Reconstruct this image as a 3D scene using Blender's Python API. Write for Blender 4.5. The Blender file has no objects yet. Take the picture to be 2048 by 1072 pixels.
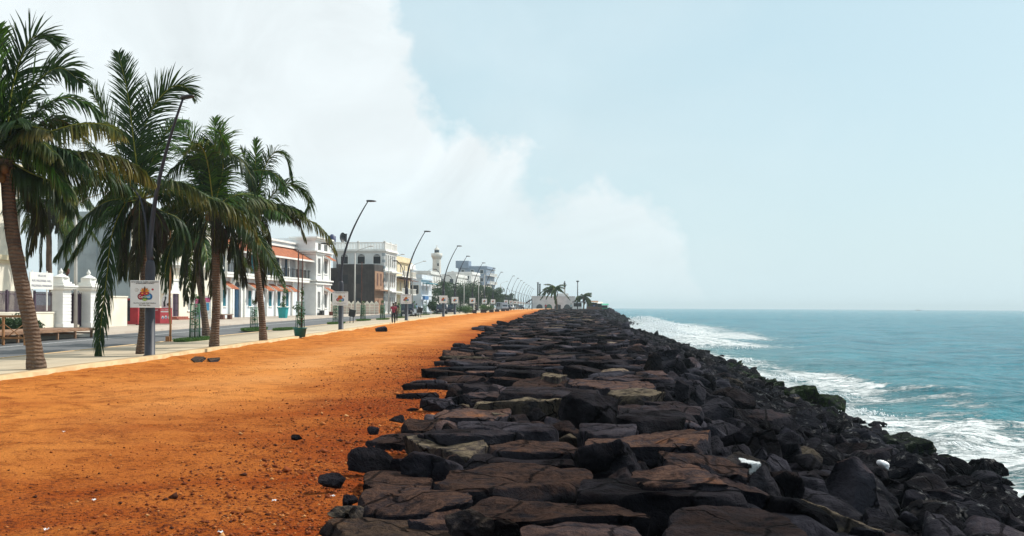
import bpy, math, random
import numpy as np
from mathutils import Vector, Matrix
# ---------------------------------------------------------------- camera, sky, sun, exposure
scene = bpy.context.scene
EYE = 4.3            # camera height above the sea (sea level is z = 0)
F = 1850.0           # focal length in photo pixels (photo is 2048 wide)
ROLL = 0.0055
R = math.radians
SUN_AZ, SUN_EL = R(62), R(47)     # azimuth from +Y towards +X

cam = bpy.data.cameras.new("camera")
cam.sensor_width = 36.0
cam.lens = F / 2048 * 36
cam.shift_y = 78 / 2048
cam.clip_start = 0.1
cam.clip_end = 60000
camo = bpy.data.objects.new("camera", cam)
scene.collection.objects.link(camo)
camo.location = (0, 0, EYE)
camo.rotation_euler = (math.pi / 2, -ROLL, 0)
scene.camera = camo

world = bpy.data.worlds.new("World")
scene.world = world
world.use_nodes = True
SKY_STRENGTH = 0.112

def build_world():
    nt = world.node_tree; N = nt.nodes; L = nt.links
    N.clear()
    out = N.new("ShaderNodeOutputWorld"); bg = N.new("ShaderNodeBackground")
    bg.inputs["Strength"].default_value = SKY_STRENGTH
    L.new(bg.outputs[0], out.inputs[0])
    sky = N.new("ShaderNodeTexSky"); sky.sky_type = 'NISHITA'; sky.sun_disc = False
    sky.sun_elevation = SUN_EL; sky.sun_rotation = SUN_AZ
    sky.air_density = 1.0; sky.dust_density = 2.2; sky.ozone_density = 1.6; sky.altitude = 0
    tc = N.new("ShaderNodeTexCoord"); sep = N.new("ShaderNodeSeparateXYZ")
    L.new(tc.outputs["Generated"], sep.inputs[0])
    def M(op, a, b=None, c=None, clamp=False):
        m = N.new("ShaderNodeMath"); m.operation = op; m.use_clamp = clamp
        for i, v in enumerate((a, b, c)):
            if v is None: continue
            if isinstance(v, (int, float)): m.inputs[i].default_value = v
            else: L.new(v, m.inputs[i])
        return m.outputs[0]
    az = M('ARCTAN2', sep.outputs[0], sep.outputs[1])
    el = M('ARCSINE', sep.outputs[2])
    def noise(scale, detail, vec, rough=0.55, dist=0.0):
        n = N.new("ShaderNodeTexNoise"); n.inputs["Scale"].default_value = scale
        n.inputs["Detail"].default_value = detail; n.inputs["Roughness"].default_value = rough
        n.inputs["Distortion"].default_value = dist
        L.new(vec, n.inputs["Vector"]); return n.outputs["Fac"]
    comb = N.new("ShaderNodeCombineXYZ")
    L.new(az, comb.inputs[0]); L.new(M('MULTIPLY', el, 1.15), comb.inputs[1]); comb.inputs[2].default_value = 3.7
    nz = noise(9.0, 7, comb.outputs[0], 0.52, 0.25)
    nzf = noise(26.0, 6, comb.outputs[0], 0.6, 0.1)
    # cloud bank: upper edge elevation as a function of azimuth
    pts = [(-0.60, 1.2), (-0.21, 0.62), (-0.165, 0.36), (-0.125, 0.30), (-0.10, 0.255), (-0.07, 0.195), (-0.02, 0.178),
           (0.012, 0.168), (0.03, 0.140), (0.055, 0.150), (0.085, 0.158), (0.12, 0.140), (0.165, 0.115), (0.185, 0.085), (0.20, 0.03), (0.24, -0.1), (0.60, -0.12)]
    ramp = N.new("ShaderNodeValToRGB"); cr = ramp.color_ramp
    def pos(a): return (a + 0.6) / 1.2
    def val(e): return (e + 0.15) / 1.4
    while len(cr.elements) < len(pts): cr.elements.new(0.5)
    for e, (a, v) in zip(cr.elements, pts):
        pass
    for i, (a, v) in enumerate(pts):
        cr.elements[i].position = min(1, max(0, pos(a)))
        x = val(v); cr.elements[i].color = (x, x, x, 1)
    L.new(M('DIVIDE', M('ADD', az, 0.6), 1.2, clamp=True), ramp.inputs[0])
    top = M('SUBTRACT', M('MULTIPLY', ramp.outputs[0], 1.4), 0.15)
    d = M('SUBTRACT', top, el)
    d = M('ADD', d, M('MULTIPLY', M('SUBTRACT', nz, 0.5), 0.15))
    d = M('ADD', d, M('MULTIPLY', M('SUBTRACT', nzf, 0.5), 0.10))
    edge = M('DIVIDE', M('ADD', d, 0.008), 0.040, clamp=True)
    edge = M('SMOOTH_MIN', edge, 1.0, 0.3)
    # cloud thins to haze low down
    low = M('DIVIDE', M('ADD', el, 0.0), 0.16, clamp=True)
    dens = M('MULTIPLY', edge, M('ADD', 0.25, M('MULTIPLY', low, 0.67)), clamp=True)
    # thin high veils elsewhere
    veil = noise(2.6, 6, comb.outputs[0], 0.5, 0.4)
    veil = M('MULTIPLY', M('SUBTRACT', veil, 0.44, clamp=True), 1.3, clamp=True)
    dens = M('MAXIMUM', dens, M('MULTIPLY', veil, 0.8))
    # sky tint: pale cyan, whiter to the horizon
    tint = N.new("ShaderNodeMix"); tint.data_type = 'RGBA'; tint.inputs[0].default_value = 0.72
    L.new(sky.outputs[0], tint.inputs[6]); tint.inputs[7].default_value = (5.85, 7.95, 8.5, 1)
    hor = N.new("ShaderNodeMix"); hor.data_type = 'RGBA'
    L.new(M('POWER', M('SUBTRACT', 1.0, M('DIVIDE', el, 0.30, clamp=True)), 2.0), hor.inputs[0])
    L.new(tint.outputs[2], hor.inputs[6]); hor.inputs[7].default_value = (6.4, 7.85, 8.3, 1)
    cl = N.new("ShaderNodeMix"); cl.data_type = 'RGBA'
    shade = M('ADD', 0.73, M('MULTIPLY', noise(5.0, 8, comb.outputs[0], 0.60, 0.8), 0.60))
    ccol = N.new("ShaderNodeVectorMath"); ccol.operation = 'SCALE'
    ccol.inputs[0].default_value = (8.0, 8.5, 8.65); L.new(shade, ccol.inputs["Scale"])
    L.new(dens, cl.inputs[0]); L.new(hor.outputs[2], cl.inputs[6]); L.new(ccol.outputs[0], cl.inputs[7])
    L.new(cl.outputs[2], bg.inputs["Color"])
build_world()

sun = bpy.data.lights.new("sun", 'SUN'); sun.energy = 5.0; sun.angle = R(0.5); sun.color = (1.0, 0.95, 0.86)
suno = bpy.data.objects.new("sun", sun); scene.collection.objects.link(suno)
sdir = Vector((math.sin(SUN_AZ) * math.cos(SUN_EL), math.cos(SUN_AZ) * math.cos(SUN_EL), math.sin(SUN_EL)))
suno.rotation_euler = sdir.to_track_quat('Z', 'Y').to_euler()
suno.location = (0, 0, 60)

scene.view_settings.view_transform = 'Standard'
scene.view_settings.look = 'None'
scene.view_settings.exposure = 0.0
scene.view_settings.gamma = 1.0
scene.cycles.use_denoising = True
scene.cycles.max_bounces = 6
scene.cycles.diffuse_bounces = 3
scene.cycles.glossy_bounces = 3
scene.cycles.transparent_max_bounces = 12
scene.cycles.volume_bounces = 0

# ---------------------------------------------------------------- helpers
rng = random.Random(7)
nrng = np.random.default_rng(11)
COL = scene.collection

def interp(tab):
    xs = np.array([a for a, b in tab], float); ys = np.array([b for a, b in tab], float)
    return lambda y: np.interp(y, xs, ys)
def smooth(tab):
    f = interp(tab)
    def g(y):
        y = np.asarray(y, float); w = 3 + np.abs(y) * 0.06
        return sum(f(y + k * w) for k in (-1, -0.5, 0, 0.5, 1)) / 5
    return g
eye_h = smooth([(-60, 1.75), (30, 1.74), (60, 1.62), (90, 1.38), (120, 1.24), (165, 1.10), (250, 0.80), (450, 0.62), (1200, 0.6)])
def G(y): return EYE - eye_h(y)                          # ground height
def K(y):                                                # outer kerb line x(y)
    y = np.clip(np.asarray(y, float), -40, 420); return -12.2 + 0.012 * y + 0.00014 * y * y
S_ = smooth([(-60, -0.6), (0, -0.9), (7.4, -1.2), (10.5, -1.75), (20, -1.6), (31, -1.9), (41, -1.4), (58, -1.2), (92, 0.8), (150, 3.7), (240, 8.6), (300, 12), (450, 26), (700, 40)])
C_ = smooth([(-60, 0.8), (0, 1.2), (60, 6.7), (100, 9.6), (140, 11.5), (180, 16.5), (230, 25), (300, 28), (450, 40), (700, 50)])
W_t = interp([(-60, 9.5), (0, 10.8), (23.7, 13.1), (39, 14.4), (55, 16.1), (80, 18.6), (92, 19.6), (99, 18.6), (104, 16.0), (125, 16.2), (140, 18.4), (170, 22.5), (200, 28), (230, 33), (262, 33), (300, 34), (450, 46), (700, 56)])
def W_(y): y = np.asarray(y, float); return (W_t(y - 2) + W_t(y) + W_t(y + 2)) / 3 - 1.5

def lv(u, v):
    du, dv = u - 1024.0, v - 614.0
    return du + dv * ROLL, dv - du * ROLL                # level right, level down
def at(u, v, d):
    x, y = lv(u, v); return Vector((x / F * d, d, EYE - y / F * d))
def on_ground(u, v, h=0.0, zf=G):
    x, y = lv(u, v); d = 30.0
    for _ in range(60): d = 0.5 * d + 0.5 * F * (EYE - float(zf(d)) - h) / max(y, 0.6)
    return Vector((x / F * d, d, float(zf(d)) + h))
def px_x(u, d): return (u - 1024.0) / F * d
def z_at(v, d, u=600): return EYE - lv(u, v)[1] / F * d

def np_mesh(name, V, quads=None, tris=None, smooth_=False, mats=(), midx=None):
    me = bpy.data.meshes.new(name)
    V = np.asarray(V, np.float32)
    nq = 0 if quads is None else len(quads); ntr = 0 if tris is None else len(tris)
    me.vertices.add(len(V)); me.vertices.foreach_set("co", V.ravel())
    me.loops.add(nq * 4 + ntr * 3); me.polygons.add(nq + ntr)
    li = []
    if nq: li.append(np.asarray(quads, np.int32).ravel())
    if ntr: li.append(np.asarray(tris, np.int32).ravel())
    me.loops.foreach_set("vertex_index", np.concatenate(li))
    ls = np.concatenate([np.arange(nq) * 4, nq * 4 + np.arange(ntr) * 3]).astype(np.int32)
    me.polygons.foreach_set("loop_start", ls)
    if smooth_: me.polygons.foreach_set("use_smooth", np.ones(nq + ntr, bool))
    for m in mats: me.materials.append(m)
    if midx is not None: me.polygons.foreach_set("material_index", np.asarray(midx, np.int32))
    me.update(calc_edges=True)
    me.validate()
    return me

def tag(o, label=None, cat=None, group=None, kind=None):
    if label: o["label"] = label
    if cat: o["category"] = cat
    if group: o["group"] = group
    if kind: o["kind"] = kind
    elif cat: o["kind"] = "thing"
    return o
def link(name, me, parent=None, loc=(0, 0, 0), rz=0.0):
    o = bpy.data.objects.new(name, me); COL.objects.link(o)
    o.location = loc; o.rotation_euler = (0, 0, rz)
    if parent: o.parent = parent
    return o
def thing(name, label, cat, loc=(0, 0, 0), rz=0.0, group=None):
    return tag(link(name, None, None, loc, rz), label, cat, group)
def copy_tree(o, parent=None):
    c = o.copy(); COL.objects.link(c)
    if parent: c.parent = parent
    for ch in list(o.children): copy_tree(ch, c)
    return c

class MB:
    """collects faces for ONE mesh object"""
    def __init__(s): s.v = []; s.f = []; s.m = []; s.sm = []; s.cur = 0; s.smooth = False
    def add(s, vs, fs, sm=None):
        b = len(s.v); s.v += [tuple(v) for v in vs]
        for f in fs:
            s.f.append([b + i for i in f]); s.m.append(s.cur); s.sm.append(s.smooth if sm is None else sm)
        return s
    def box(s, x0, y0, z0, x1, y1, z1):
        if x0 > x1: x0, x1 = x1, x0
        if y0 > y1: y0, y1 = y1, y0
        if z0 > z1: z0, z1 = z1, z0
        return s.add([(x0, y0, z0), (x1, y0, z0), (x1, y1, z0), (x0, y1, z0), (x0, y0, z1), (x1, y0, z1), (x1, y1, z1), (x0, y1, z1)],
              [(0, 3, 2, 1), (4, 5, 6, 7), (0, 1, 5, 4), (1, 2, 6, 5), (2, 3, 7, 6), (3, 0, 4, 7)], False)
    def prism(s, poly, z0, z1):
        n = len(poly); a = sum(poly[i][0] * poly[(i + 1) % n][1] - poly[(i + 1) % n][0] * poly[i][1] for i in range(n))
        if a < 0: poly = poly[::-1]
        return s.add([(x, y, z0) for x, y in poly] + [(x, y, z1) for x, y in poly],
              [list(range(n))[::-1], list(range(n, 2 * n))] + [(i, (i + 1) % n, n + (i + 1) % n, n + i) for i in range(n)], False)
    def prism_y(s, poly, y0, y1):     # poly in (x,z), extruded along y
        n = len(poly)
        return s.add([(x, y0, z) for x, z in poly] + [(x, y1, z) for x, z in poly],
              [list(range(n)), list(range(n, 2 * n))[::-1]] + [((i + 1) % n, i, n + i, n + (i + 1) % n) for i in range(n)], False)
    def prism_x(s, poly, x0, x1):     # poly in (y,z), extruded along x
        n = len(poly)
        return s.add([(x0, y, z) for y, z in poly] + [(x1, y, z) for y, z in poly],
              [list(range(n))[::-1], list(range(n, 2 * n))] + [(i, (i + 1) % n, n + (i + 1) % n, n + i) for i in range(n)], False)
    def lathe(s, prof, n=20, cx=0, cy=0, a0=0.0):
        vs = []; fs = []
        for r, z in prof:
            for k in range(n):
                a = a0 + 2 * math.pi * k / n; vs.append((cx + r * math.cos(a), cy + r * math.sin(a), z))
        for i in range(len(prof) - 1):
            for k in range(n):
                fs.append((i * n + k, i * n + (k + 1) % n, (i + 1) * n + (k + 1) % n, (i + 1) * n + k))
        fs.append(list(range(n))[::-1]); m = (len(prof) - 1) * n; fs.append([m + k for k in range(n)])
        return s.add(vs, fs, n > 8)
    def tube(s, pts, rad, n=8, cap=True, sm=True):
        pts = [Vector(p) for p in pts]
        if not hasattr(rad, '__len__'): rad = [rad] * len(pts)
        vs = []; fs = []; prev = None
        for i, p in enumerate(pts):
            t = (pts[min(i + 1, len(pts) - 1)] - pts[max(i - 1, 0)]).normalized()
            if prev is None:
                a = Vector((1, 0, 0)) if abs(t.x) < 0.8 else Vector((0, 1, 0))
                u = t.cross(a).normalized()
            else: u = (prev - t * prev.dot(t)).normalized()
            prev = u; w = t.cross(u)
            for k in range(n):
                an = 2 * math.pi * k / n; vs.append(p + (u * math.cos(an) + w * math.sin(an)) * rad[i])
        for i in range(len(pts) - 1):
            for k in range(n): fs.append((i * n + k, i * n + (k + 1) % n, (i + 1) * n + (k + 1) % n, (i + 1) * n + k))
        if cap: fs.append(list(range(n))[::-1]); m = (len(pts) - 1) * n; fs.append([m + k for k in range(n)])
        return s.add(vs, fs, sm)
    def ball(s, c, r, n=10, m=6):
        if not hasattr(r, '__len__'): r = (r, r, r)
        vs = [(c[0], c[1], c[2] - r[2])]; fs = []
        for i in range(1, m):
            ph = math.pi * i / m
            for k in range(n):
                a = 2 * math.pi * k / n
                vs.append((c[0] + r[0] * math.sin(ph) * math.cos(a), c[1] + r[1] * math.sin(ph) * math.sin(a), c[2] - r[2] * math.cos(ph)))
        vs.append((c[0], c[1], c[2] + r[2])); T = len(vs) - 1
        for k in range(n):
            fs.append((0, 1 + (k + 1) % n, 1 + k)); fs.append((T, 1 + (m - 2) * n + k, 1 + (m - 2) * n + (k + 1) % n))
            for i in range(m - 2): fs.append((1 + i * n + k, 1 + i * n + (k + 1) % n, 1 + (i + 1) * n + (k + 1) % n, 1 + (i + 1) * n + k))
        return s.add(vs, fs, True)
    def wall(s, L, z0, z1, holes, y=0.0, depth=0.25, x0=0.0):
        """wall face at local y (facing -y) from x0 to L with rectangular holes (xa,xb,za,zb) and reveals going +y"""
        xs = sorted({x0, L, *[h[0] for h in holes], *[h[1] for h in holes]}); zs = sorted({z0, z1, *[h[2] for h in holes], *[h[3] for h in holes]})
        for i in range(len(xs) - 1):
            for j in range(len(zs) - 1):
                cx, cz = (xs[i] + xs[i + 1]) / 2, (zs[j] + zs[j + 1]) / 2
                if any(h[0] < cx < h[1] and h[2] < cz < h[3] for h in holes): continue
                s.add([(xs[i], y, zs[j]), (xs[i + 1], y, zs[j]), (xs[i + 1], y, zs[j + 1]), (xs[i], y, zs[j + 1])], [(0, 1, 2, 3)], False)
        for a, b, c, d in holes:
            Y = y + depth
            s.add([(a, y, c), (b, y, c), (b, y, d), (a, y, d), (a, Y, c), (b, Y, c), (b, Y, d), (a, Y, d)],
                  [(0, 4, 5, 1), (1, 5, 6, 2), (2, 6, 7, 3), (3, 7, 4, 0)], False)
        return s
    def build(s, name, mat, parent=None, loc=(0, 0, 0), rz=0.0, label=None):
        me = bpy.data.meshes.new(name); me.from_pydata(s.v, [], s.f)
        for m in (mat if isinstance(mat, (list, tuple)) else [mat]): me.materials.append(m)
        me.polygons.foreach_set("material_index", s.m); me.polygons.foreach_set("use_smooth", s.sm)
        me.update(); o = link(name, me, parent, loc, rz)
        if label: o["label"] = label
        return o

# value noise, vectorised
def _h(ix, iy, iz, seed):
    n = (ix.astype(np.int64) * 374761393 + iy.astype(np.int64) * 668265263 + iz.astype(np.int64) * 2147483647 + seed * 974711) & 0xffffffff
    n = ((n ^ (n >> 13)) * 1274126177) & 0xffffffff
    n = (n ^ (n >> 16)) * 2246822519 & 0xffffffff
    n = n ^ (n >> 15)
    return n.astype(np.float64) / 0xffffffff
def vnoise(P, seed=0):
    P = np.asarray(P, float); i = np.floor(P); f = P - i; f = f * f * (3 - 2 * f)
    i = i.astype(np.int64); r = 0
    for a in (0, 1):
        wa = f[:, 0] if a else 1 - f[:, 0]
        for b in (0, 1):
            wb = f[:, 1] if b else 1 - f[:, 1]
            for c in (0, 1):
                wc = f[:, 2] if c else 1 - f[:, 2]
                r = r + wa * wb * wc * _h(i[:, 0] + a, i[:, 1] + b, i[:, 2] + c, seed)
    return r * 2 - 1
def fbm(P, oct=3, seed=0):
    P = np.asarray(P, float); r = 0; a = 1.0
    for k in range(oct): r = r + a * vnoise(P * 2 ** k + 17.3 * k, seed + k); a *= 0.5
    return r
def fbm2(x, y, s, oct=3, seed=0):
    P = np.stack([np.ravel(x) / s, np.ravel(y) / s, np.zeros(np.size(x)) + 0.37], 1)
    return fbm(P, oct, seed).reshape(np.shape(x))

# ---------------------------------------------------------------- materials
class NB:
    def __init__(s, name):
        s.mat = bpy.data.materials.new(name); s.mat.use_nodes = True
        s.nt = s.mat.node_tree; s.N = s.nt.nodes; s.L = s.nt.links
        s.b = s.N["Principled BSDF"]; s.out = s.N["Material Output"]
        s.tc = s.N.new("ShaderNodeTexCoord")
    def vec(s, scale=(1, 1, 1), kind="Object"):
        m = s.N.new("ShaderNodeMapping"); m.inputs["Scale"].default_value = scale
        s.L.new(s.tc.outputs[kind], m.inputs["Vector"]); return m.outputs[0]
    def noise(s, scale, detail=4, rough=0.55, vec=None, dist=0.0):
        n = s.N.new("ShaderNodeTexNoise"); n.inputs["Scale"].default_value = scale; n.inputs["Detail"].default_value = detail
        n.inputs["Roughness"].default_value = rough; n.inputs["Distortion"].default_value = dist
        s.L.new(vec if vec is not None else s.tc.outputs["Object"], n.inputs["Vector"]); return n.outputs["Fac"]
    def vor(s, scale, vec=None, feature='F1', out="Distance"):
        n = s.N.new("ShaderNodeTexVoronoi"); n.inputs["Scale"].default_value = scale; n.feature = feature
        s.L.new(vec if vec is not None else s.tc.outputs["Object"], n.inputs["Vector"]); return n.outputs[out]
    def rampf(s, x, a, b):
        m = s.N.new("ShaderNodeMapRange"); m.interpolation_type = 'SMOOTHSTEP'
        m.inputs["From Min"].default_value = a; m.inputs["From Max"].default_value = b
        s.L.new(x, m.inputs["Value"]); return m.outputs[0]
    def math(s, op, a, b=None, clamp=False):
        m = s.N.new("ShaderNodeMath"); m.operation = op; m.use_clamp = clamp
        for i, v in enumerate((a, b)):
            if v is None: continue
            if isinstance(v, (int, float)): m.inputs[i].default_value = v
            else: s.L.new(v, m.inputs[i])
        return m.outputs[0]
    def mix(s, f, a, b):
        m = s.N.new("ShaderNodeMix"); m.data_type = 'RGBA'
        for i, v in ((0, f), (6, a), (7, b)):
            if isinstance(v, (int, float)): m.inputs[i].default_value = v
            elif isinstance(v, tuple): m.inputs[i].default_value = (*v, 1) if len(v) == 3 else v
            else: s.L.new(v, m.inputs[i])
        return m.outputs[2]
    def mixv(s, a, b, k):
        m = s.N.new("ShaderNodeVectorMath"); m.operation = 'MULTIPLY_ADD'; s.L.new(b, m.inputs[0]); m.inputs[1].default_value = (k, k, k); s.L.new(a, m.inputs[2]); return m.outputs[0]
    def attr(s, name):
        a = s.N.new("ShaderNodeAttribute"); a.attribute_name = name; return a
    def bump(s, h, strength=0.5, dist=0.02):
        b = s.N.new("ShaderNodeBump"); b.inputs["Strength"].default_value = strength; b.inputs["Distance"].default_value = dist
        s.L.new(h, b.inputs["Height"]); s.L.new(b.outputs[0], s.b.inputs["Normal"]); return b
    def set(s, **k):
        for a, v in k.items():
            i = s.b.inputs[{"color": "Base Color", "rough": "Roughness", "metal": "Metallic", "ior": "IOR", "spec": "Specular IOR Level", "alpha": "Alpha"}[a]]
            if isinstance(v, tuple): i.default_value = (*v, 1)
            elif isinstance(v, (int, float)): i.default_value = v
            else: s.L.new(v, i)
        return s

def pmat(name, c1, c2=None, scale=3.0, rough=0.7, bump=0.15, metal=0.0, stretch=(1, 1, 1), spec=0.4, bscale=None):
    n = NB(name); c2 = c2 or tuple(x * 0.72 for x in c1)
    v = n.vec(stretch)
    f = n.rampf(n.noise(scale, 5, 0.6, v), 0.35, 0.68)
    n.set(color=n.mix(f, c1, c2), rough=rough, metal=metal, spec=spec)
    if bump: n.bump(n.noise(bscale or scale * 8, 4, 0.6, v), bump, 0.02)
    return n.mat
# ---------------------------------------------------------------- ground materials
def m_sand():
    n = NB("laterite_sand")
    grav = n.attr("grav")
    big = n.math('ADD', n.math('MULTIPLY', n.rampf(n.noise(0.42, 5, 0.6, n.vec((0.8, 0.9, 1)), 0.6), 0.36, 0.70), 0.45), n.math('MULTIPLY', grav.outputs["Fac"], 0.75), clamp=True)
    mid = n.noise(2.6, 5, 0.65, n.vec((0.9, 1.0, 1)), 0.4)
    fine = n.noise(46, 4, 0.7)
    base = n.mix(big, (0.60, 0.212, 0.046), (0.29, 0.056, 0.010))
    base = n.mix(n.math('MULTIPLY', n.rampf(mid, 0.46, 0.70), 0.7), base, (0.24, 0.052, 0.007))
    gn = n.rampf(n.noise(19, 6, 0.8), 0.49, 0.58)
    dark = n.math('MULTIPLY', gn, n.math('ADD', n.math('MULTIPLY', grav.outputs["Fac"], 0.8), n.math('MULTIPLY', n.rampf(mid, 0.40, 0.62), 0.45)), clamp=True)
    base = n.mix(dark, base, (0.085, 0.022, 0.012))
    base = n.mix(n.math('MULTIPLY', n.rampf(fine, 0.58, 0.76), 0.22), base, (0.66, 0.29, 0.07))
    worn = n.attr("worn")
    base = n.mix(n.math('MULTIPLY', worn.outputs["Fac"], 0.75), base, (0.66, 0.29, 0.095))
    h = n.math('ADD', n.math('MULTIPLY', fine, 0.5), n.math('MULTIPLY', n.noise(17, 5, 0.7), 1.3))
    n.set(color=base, rough=1.0, spec=0.02); n.bump(h, 0.9, 0.05)
    return n.mat
def m_rubble():
    n = NB("rubble_bed"); f = n.noise(3, 6, 0.7)
    n.set(color=n.mix(f, (0.008, 0.007, 0.008), (0.03, 0.024, 0.022)), rough=0.9); n.bump(n.noise(6, 6, 0.8), 1.0, 0.25); return n.mat
def m_rock():
    n = NB("basalt")
    a = n.attr("rk"); sp = n.N.new("ShaderNodeSeparateColor"); n.L.new(a.outputs["Color"], sp.inputs[0])
    brown, wet, pale = sp.outputs[0], sp.outputs[1], sp.outputs[2]
    pos = n.N.new("ShaderNodeNewGeometry")
    P = pos.outputs["Position"]
    big = n.noise(1.3, 5, 0.6, P, 0.3); fine = n.noise(24, 6, 0.72, P); mid = n.noise(5.5, 5, 0.65, P, 0.5)
    dry = n.mix(n.rampf(big, 0.35, 0.65), (0.0035, 0.0036, 0.0058), (0.032, 0.030, 0.038))
    sep = n.N.new("ShaderNodeSeparateXYZ"); n.L.new(pos.outputs["Normal"], sep.inputs[0])
    up = n.rampf(sep.outputs[2], 0.45, 0.92)
    bf = n.math('MULTIPLY', n.math('MULTIPLY', brown, up), n.rampf(mid, 0.28, 0.60), clamp=True)
    c = n.mix(bf, dry, n.mix(n.rampf(fine, 0.35, 0.7), (0.108, 0.060, 0.044), (0.040, 0.024, 0.020)))
    # orange dust lying on some tops
    dust = n.math('MULTIPLY', n.math('MULTIPLY', brown, up), n.rampf(big, 0.60, 0.74), clamp=True)
    c = n.mix(n.math('MULTIPLY', dust, 0.6), c, (0.20, 0.078, 0.030))
    pale = n.math('MULTIPLY', pale, n.math('ADD', 0.30, n.math('MULTIPLY', up, 0.70)))
    c = n.mix(n.math('MULTIPLY', pale, n.rampf(mid, 0.30, 0.62), clamp=True), c, (0.185, 0.145, 0.10))
    # pits and pale salt specks
    c = n.mix(n.math('MULTIPLY', n.rampf(fine, 0.60, 0.80), 0.30), c, (0.06, 0.05, 0.05))
    c = n.mix(n.math('MULTIPLY', wet, 0.88, clamp=True), c, (0.0028, 0.0034, 0.0055))
    ck = n.vor(1.15, n.mixv(P, n.noise(2.2, 3, .6, P), .35), 'DISTANCE_TO_EDGE'); crack = n.math('SUBTRACT', 1.0, n.rampf(ck, 0.004, 0.030))
    c = n.mix(n.math('MULTIPLY', crack, 0.75), c, (0.002, 0.002, 0.003))
    sc = n.N.new("ShaderNodeVectorMath"); sc.operation = 'SCALE'; n.L.new(c, sc.inputs[0]); n.L.new(a.outputs["Alpha"], sc.inputs["Scale"]); c = sc.outputs[0]
    moss = n.attr("moss")
    c = n.mix(n.math('MULTIPLY', moss.outputs["Fac"], n.rampf(mid, 0.40, 0.58), clamp=True), c, (0.012, 0.026, 0.005))
    rr = n.math('SUBTRACT', 0.88, n.math('MULTIPLY', n.math('MULTIPLY', wet, n.rampf(mid, 0.56, 0.66)), 0.60))
    n.set(color=c, rough=rr, spec=n.math('ADD', 0.02, n.math('MULTIPLY', n.math('MULTIPLY', wet, n.rampf(mid, 0.56, 0.66)), 0.38)))
    h = n.math('ADD', n.math('MULTIPLY', mid, 1.6), n.math('MULTIPLY', fine, 0.55))
    h = n.math('SUBTRACT', h, n.math('MULTIPLY', crack, 0.5))
    n.bump(h, 1.0, 0.10)
    return n.mat
def m_sea():
    n = NB("sea_water")
    P = n.N.new("ShaderNodeNewGeometry").outputs["Position"]
    mp = n.N.new("ShaderNodeMapping"); mp.inputs["Rotation"].default_value = (0, 0, R(-18)); mp.inputs["Scale"].default_value = (1.0, 0.45, 1); n.L.new(P, mp.inputs["Vector"])
    V = mp.outputs[0]
    mp2 = n.N.new("ShaderNodeMapping"); mp2.inputs["Rotation"].default_value = (0, 0, R(-10)); mp2.inputs["Scale"].default_value = (0.8, 1.0, 1); n.L.new(P, mp2.inputs["Vector"])
    V2 = mp2.outputs[0]
    w1 = n.noise(0.11, 4, 0.6, V2, 0.3); w2 = n.noise(0.55, 6, 0.66, V2, 0.7); w3 = n.noise(2.6, 4, 0.65, V2, 0.4)
    foam = n.attr("foam"); sh = n.attr("shal")
    deep = n.mix(n.rampf(n.math('ADD', n.math('MULTIPLY', w1, .5), n.math('MULTIPLY', w2, .5)), 0.36, 0.64), (0.000, 0.245, 0.330), (0.000, 0.125, 0.190))  # light and dark of the ripples put into the water colour by wave noise
    col = n.mix(sh.outputs["Fac"], deep, (0.07, 0.22, 0.22))
    f1 = n.noise(0.75, 8, 0.72, V2, 1.3); f2 = n.noise(2.6, 6, 0.75, V2, 1.5)
    fn = n.math('ADD', n.math('MULTIPLY', f1, 0.62), n.math('MULTIPLY', f2, 0.38))
    d = n.math('ADD', n.math('MULTIPLY', n.math('SUBTRACT', fn, 0.5), 6.5), n.math('SUBTRACT', foam.outputs["Fac"], 0.72))
    mask = n.rampf(d, -0.12, 0.62)
    col = n.mix(mask, col, (0.80, 0.84, 0.85))
    n.set(color=col, rough=n.math('ADD', 0.16, n.math('MULTIPLY', mask, 0.6)), ior=1.33, spec=0.10)
    hh = n.math('ADD', n.math('MULTIPLY', w2, 1.0), n.math('MULTIPLY', w3, 0.22))
    hh = n.math('ADD', hh, n.math('MULTIPLY', w1, 2.2))
    hh = n.math('ADD', hh, n.math('MULTIPLY', mask, 0.10))
    n.bump(hh, 1.0, 1.7)
    return n.mat
M_SAND, M_RUB, M_ROCK, M_SEA = m_sand(), m_rubble(), m_rock(), m_sea()
def m_asphalt():
    n = NB("asphalt"); v = n.noise(0.8, 5, 0.6, n.vec((1, 0.25, 1)))
    n.set(color=n.mix(n.rampf(v, .3, .7), (0.082, 0.085, 0.092), (0.12, 0.12, 0.123)), rough=0.85); n.bump(n.noise(60, 3), 0.3, 0.01); return n.mat
def m_paving():
    n = NB("paving")
    br = n.N.new("ShaderNodeTexBrick"); n.L.new(n.vec((1, 1, 1)), br.inputs["Vector"])
    br.inputs["Scale"].default_value = 1.0; br.inputs["Brick Width"].default_value = 0.6; br.inputs["Row Height"].default_value = 0.6
    br.inputs["Mortar Size"].default_value = 0.012; br.offset = 0.0
    br.inputs["Color1"].default_value = (0.47, 0.385, 0.27, 1); br.inputs["Color2"].default_value = (0.41, 0.335, 0.235, 1); br.inputs["Mortar"].default_value = (0.30, 0.26, 0.20, 1)
    v = n.noise(0.7, 6, 0.65)
    n.set(color=n.mix(n.math('MULTIPLY', n.rampf(v, .4, .7), 0.5), br.outputs["Color"], (0.35, 0.27, 0.18)), rough=0.85); n.bump(n.noise(30, 3), 0.2, 0.01); return n.mat
M_ASPH, M_PAV = m_asphalt(), m_paving()
M_KERB = pmat("kerb_stone", (0.60, 0.43, 0.24), (0.47, 0.30, 0.15), 1.8, 0.9, 0.4, bscale=18)
M_FPAV = pmat("far_paving", (0.42, 0.36, 0.30), (0.34, 0.28, 0.23), 0.9, 0.9, 0.2)
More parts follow.
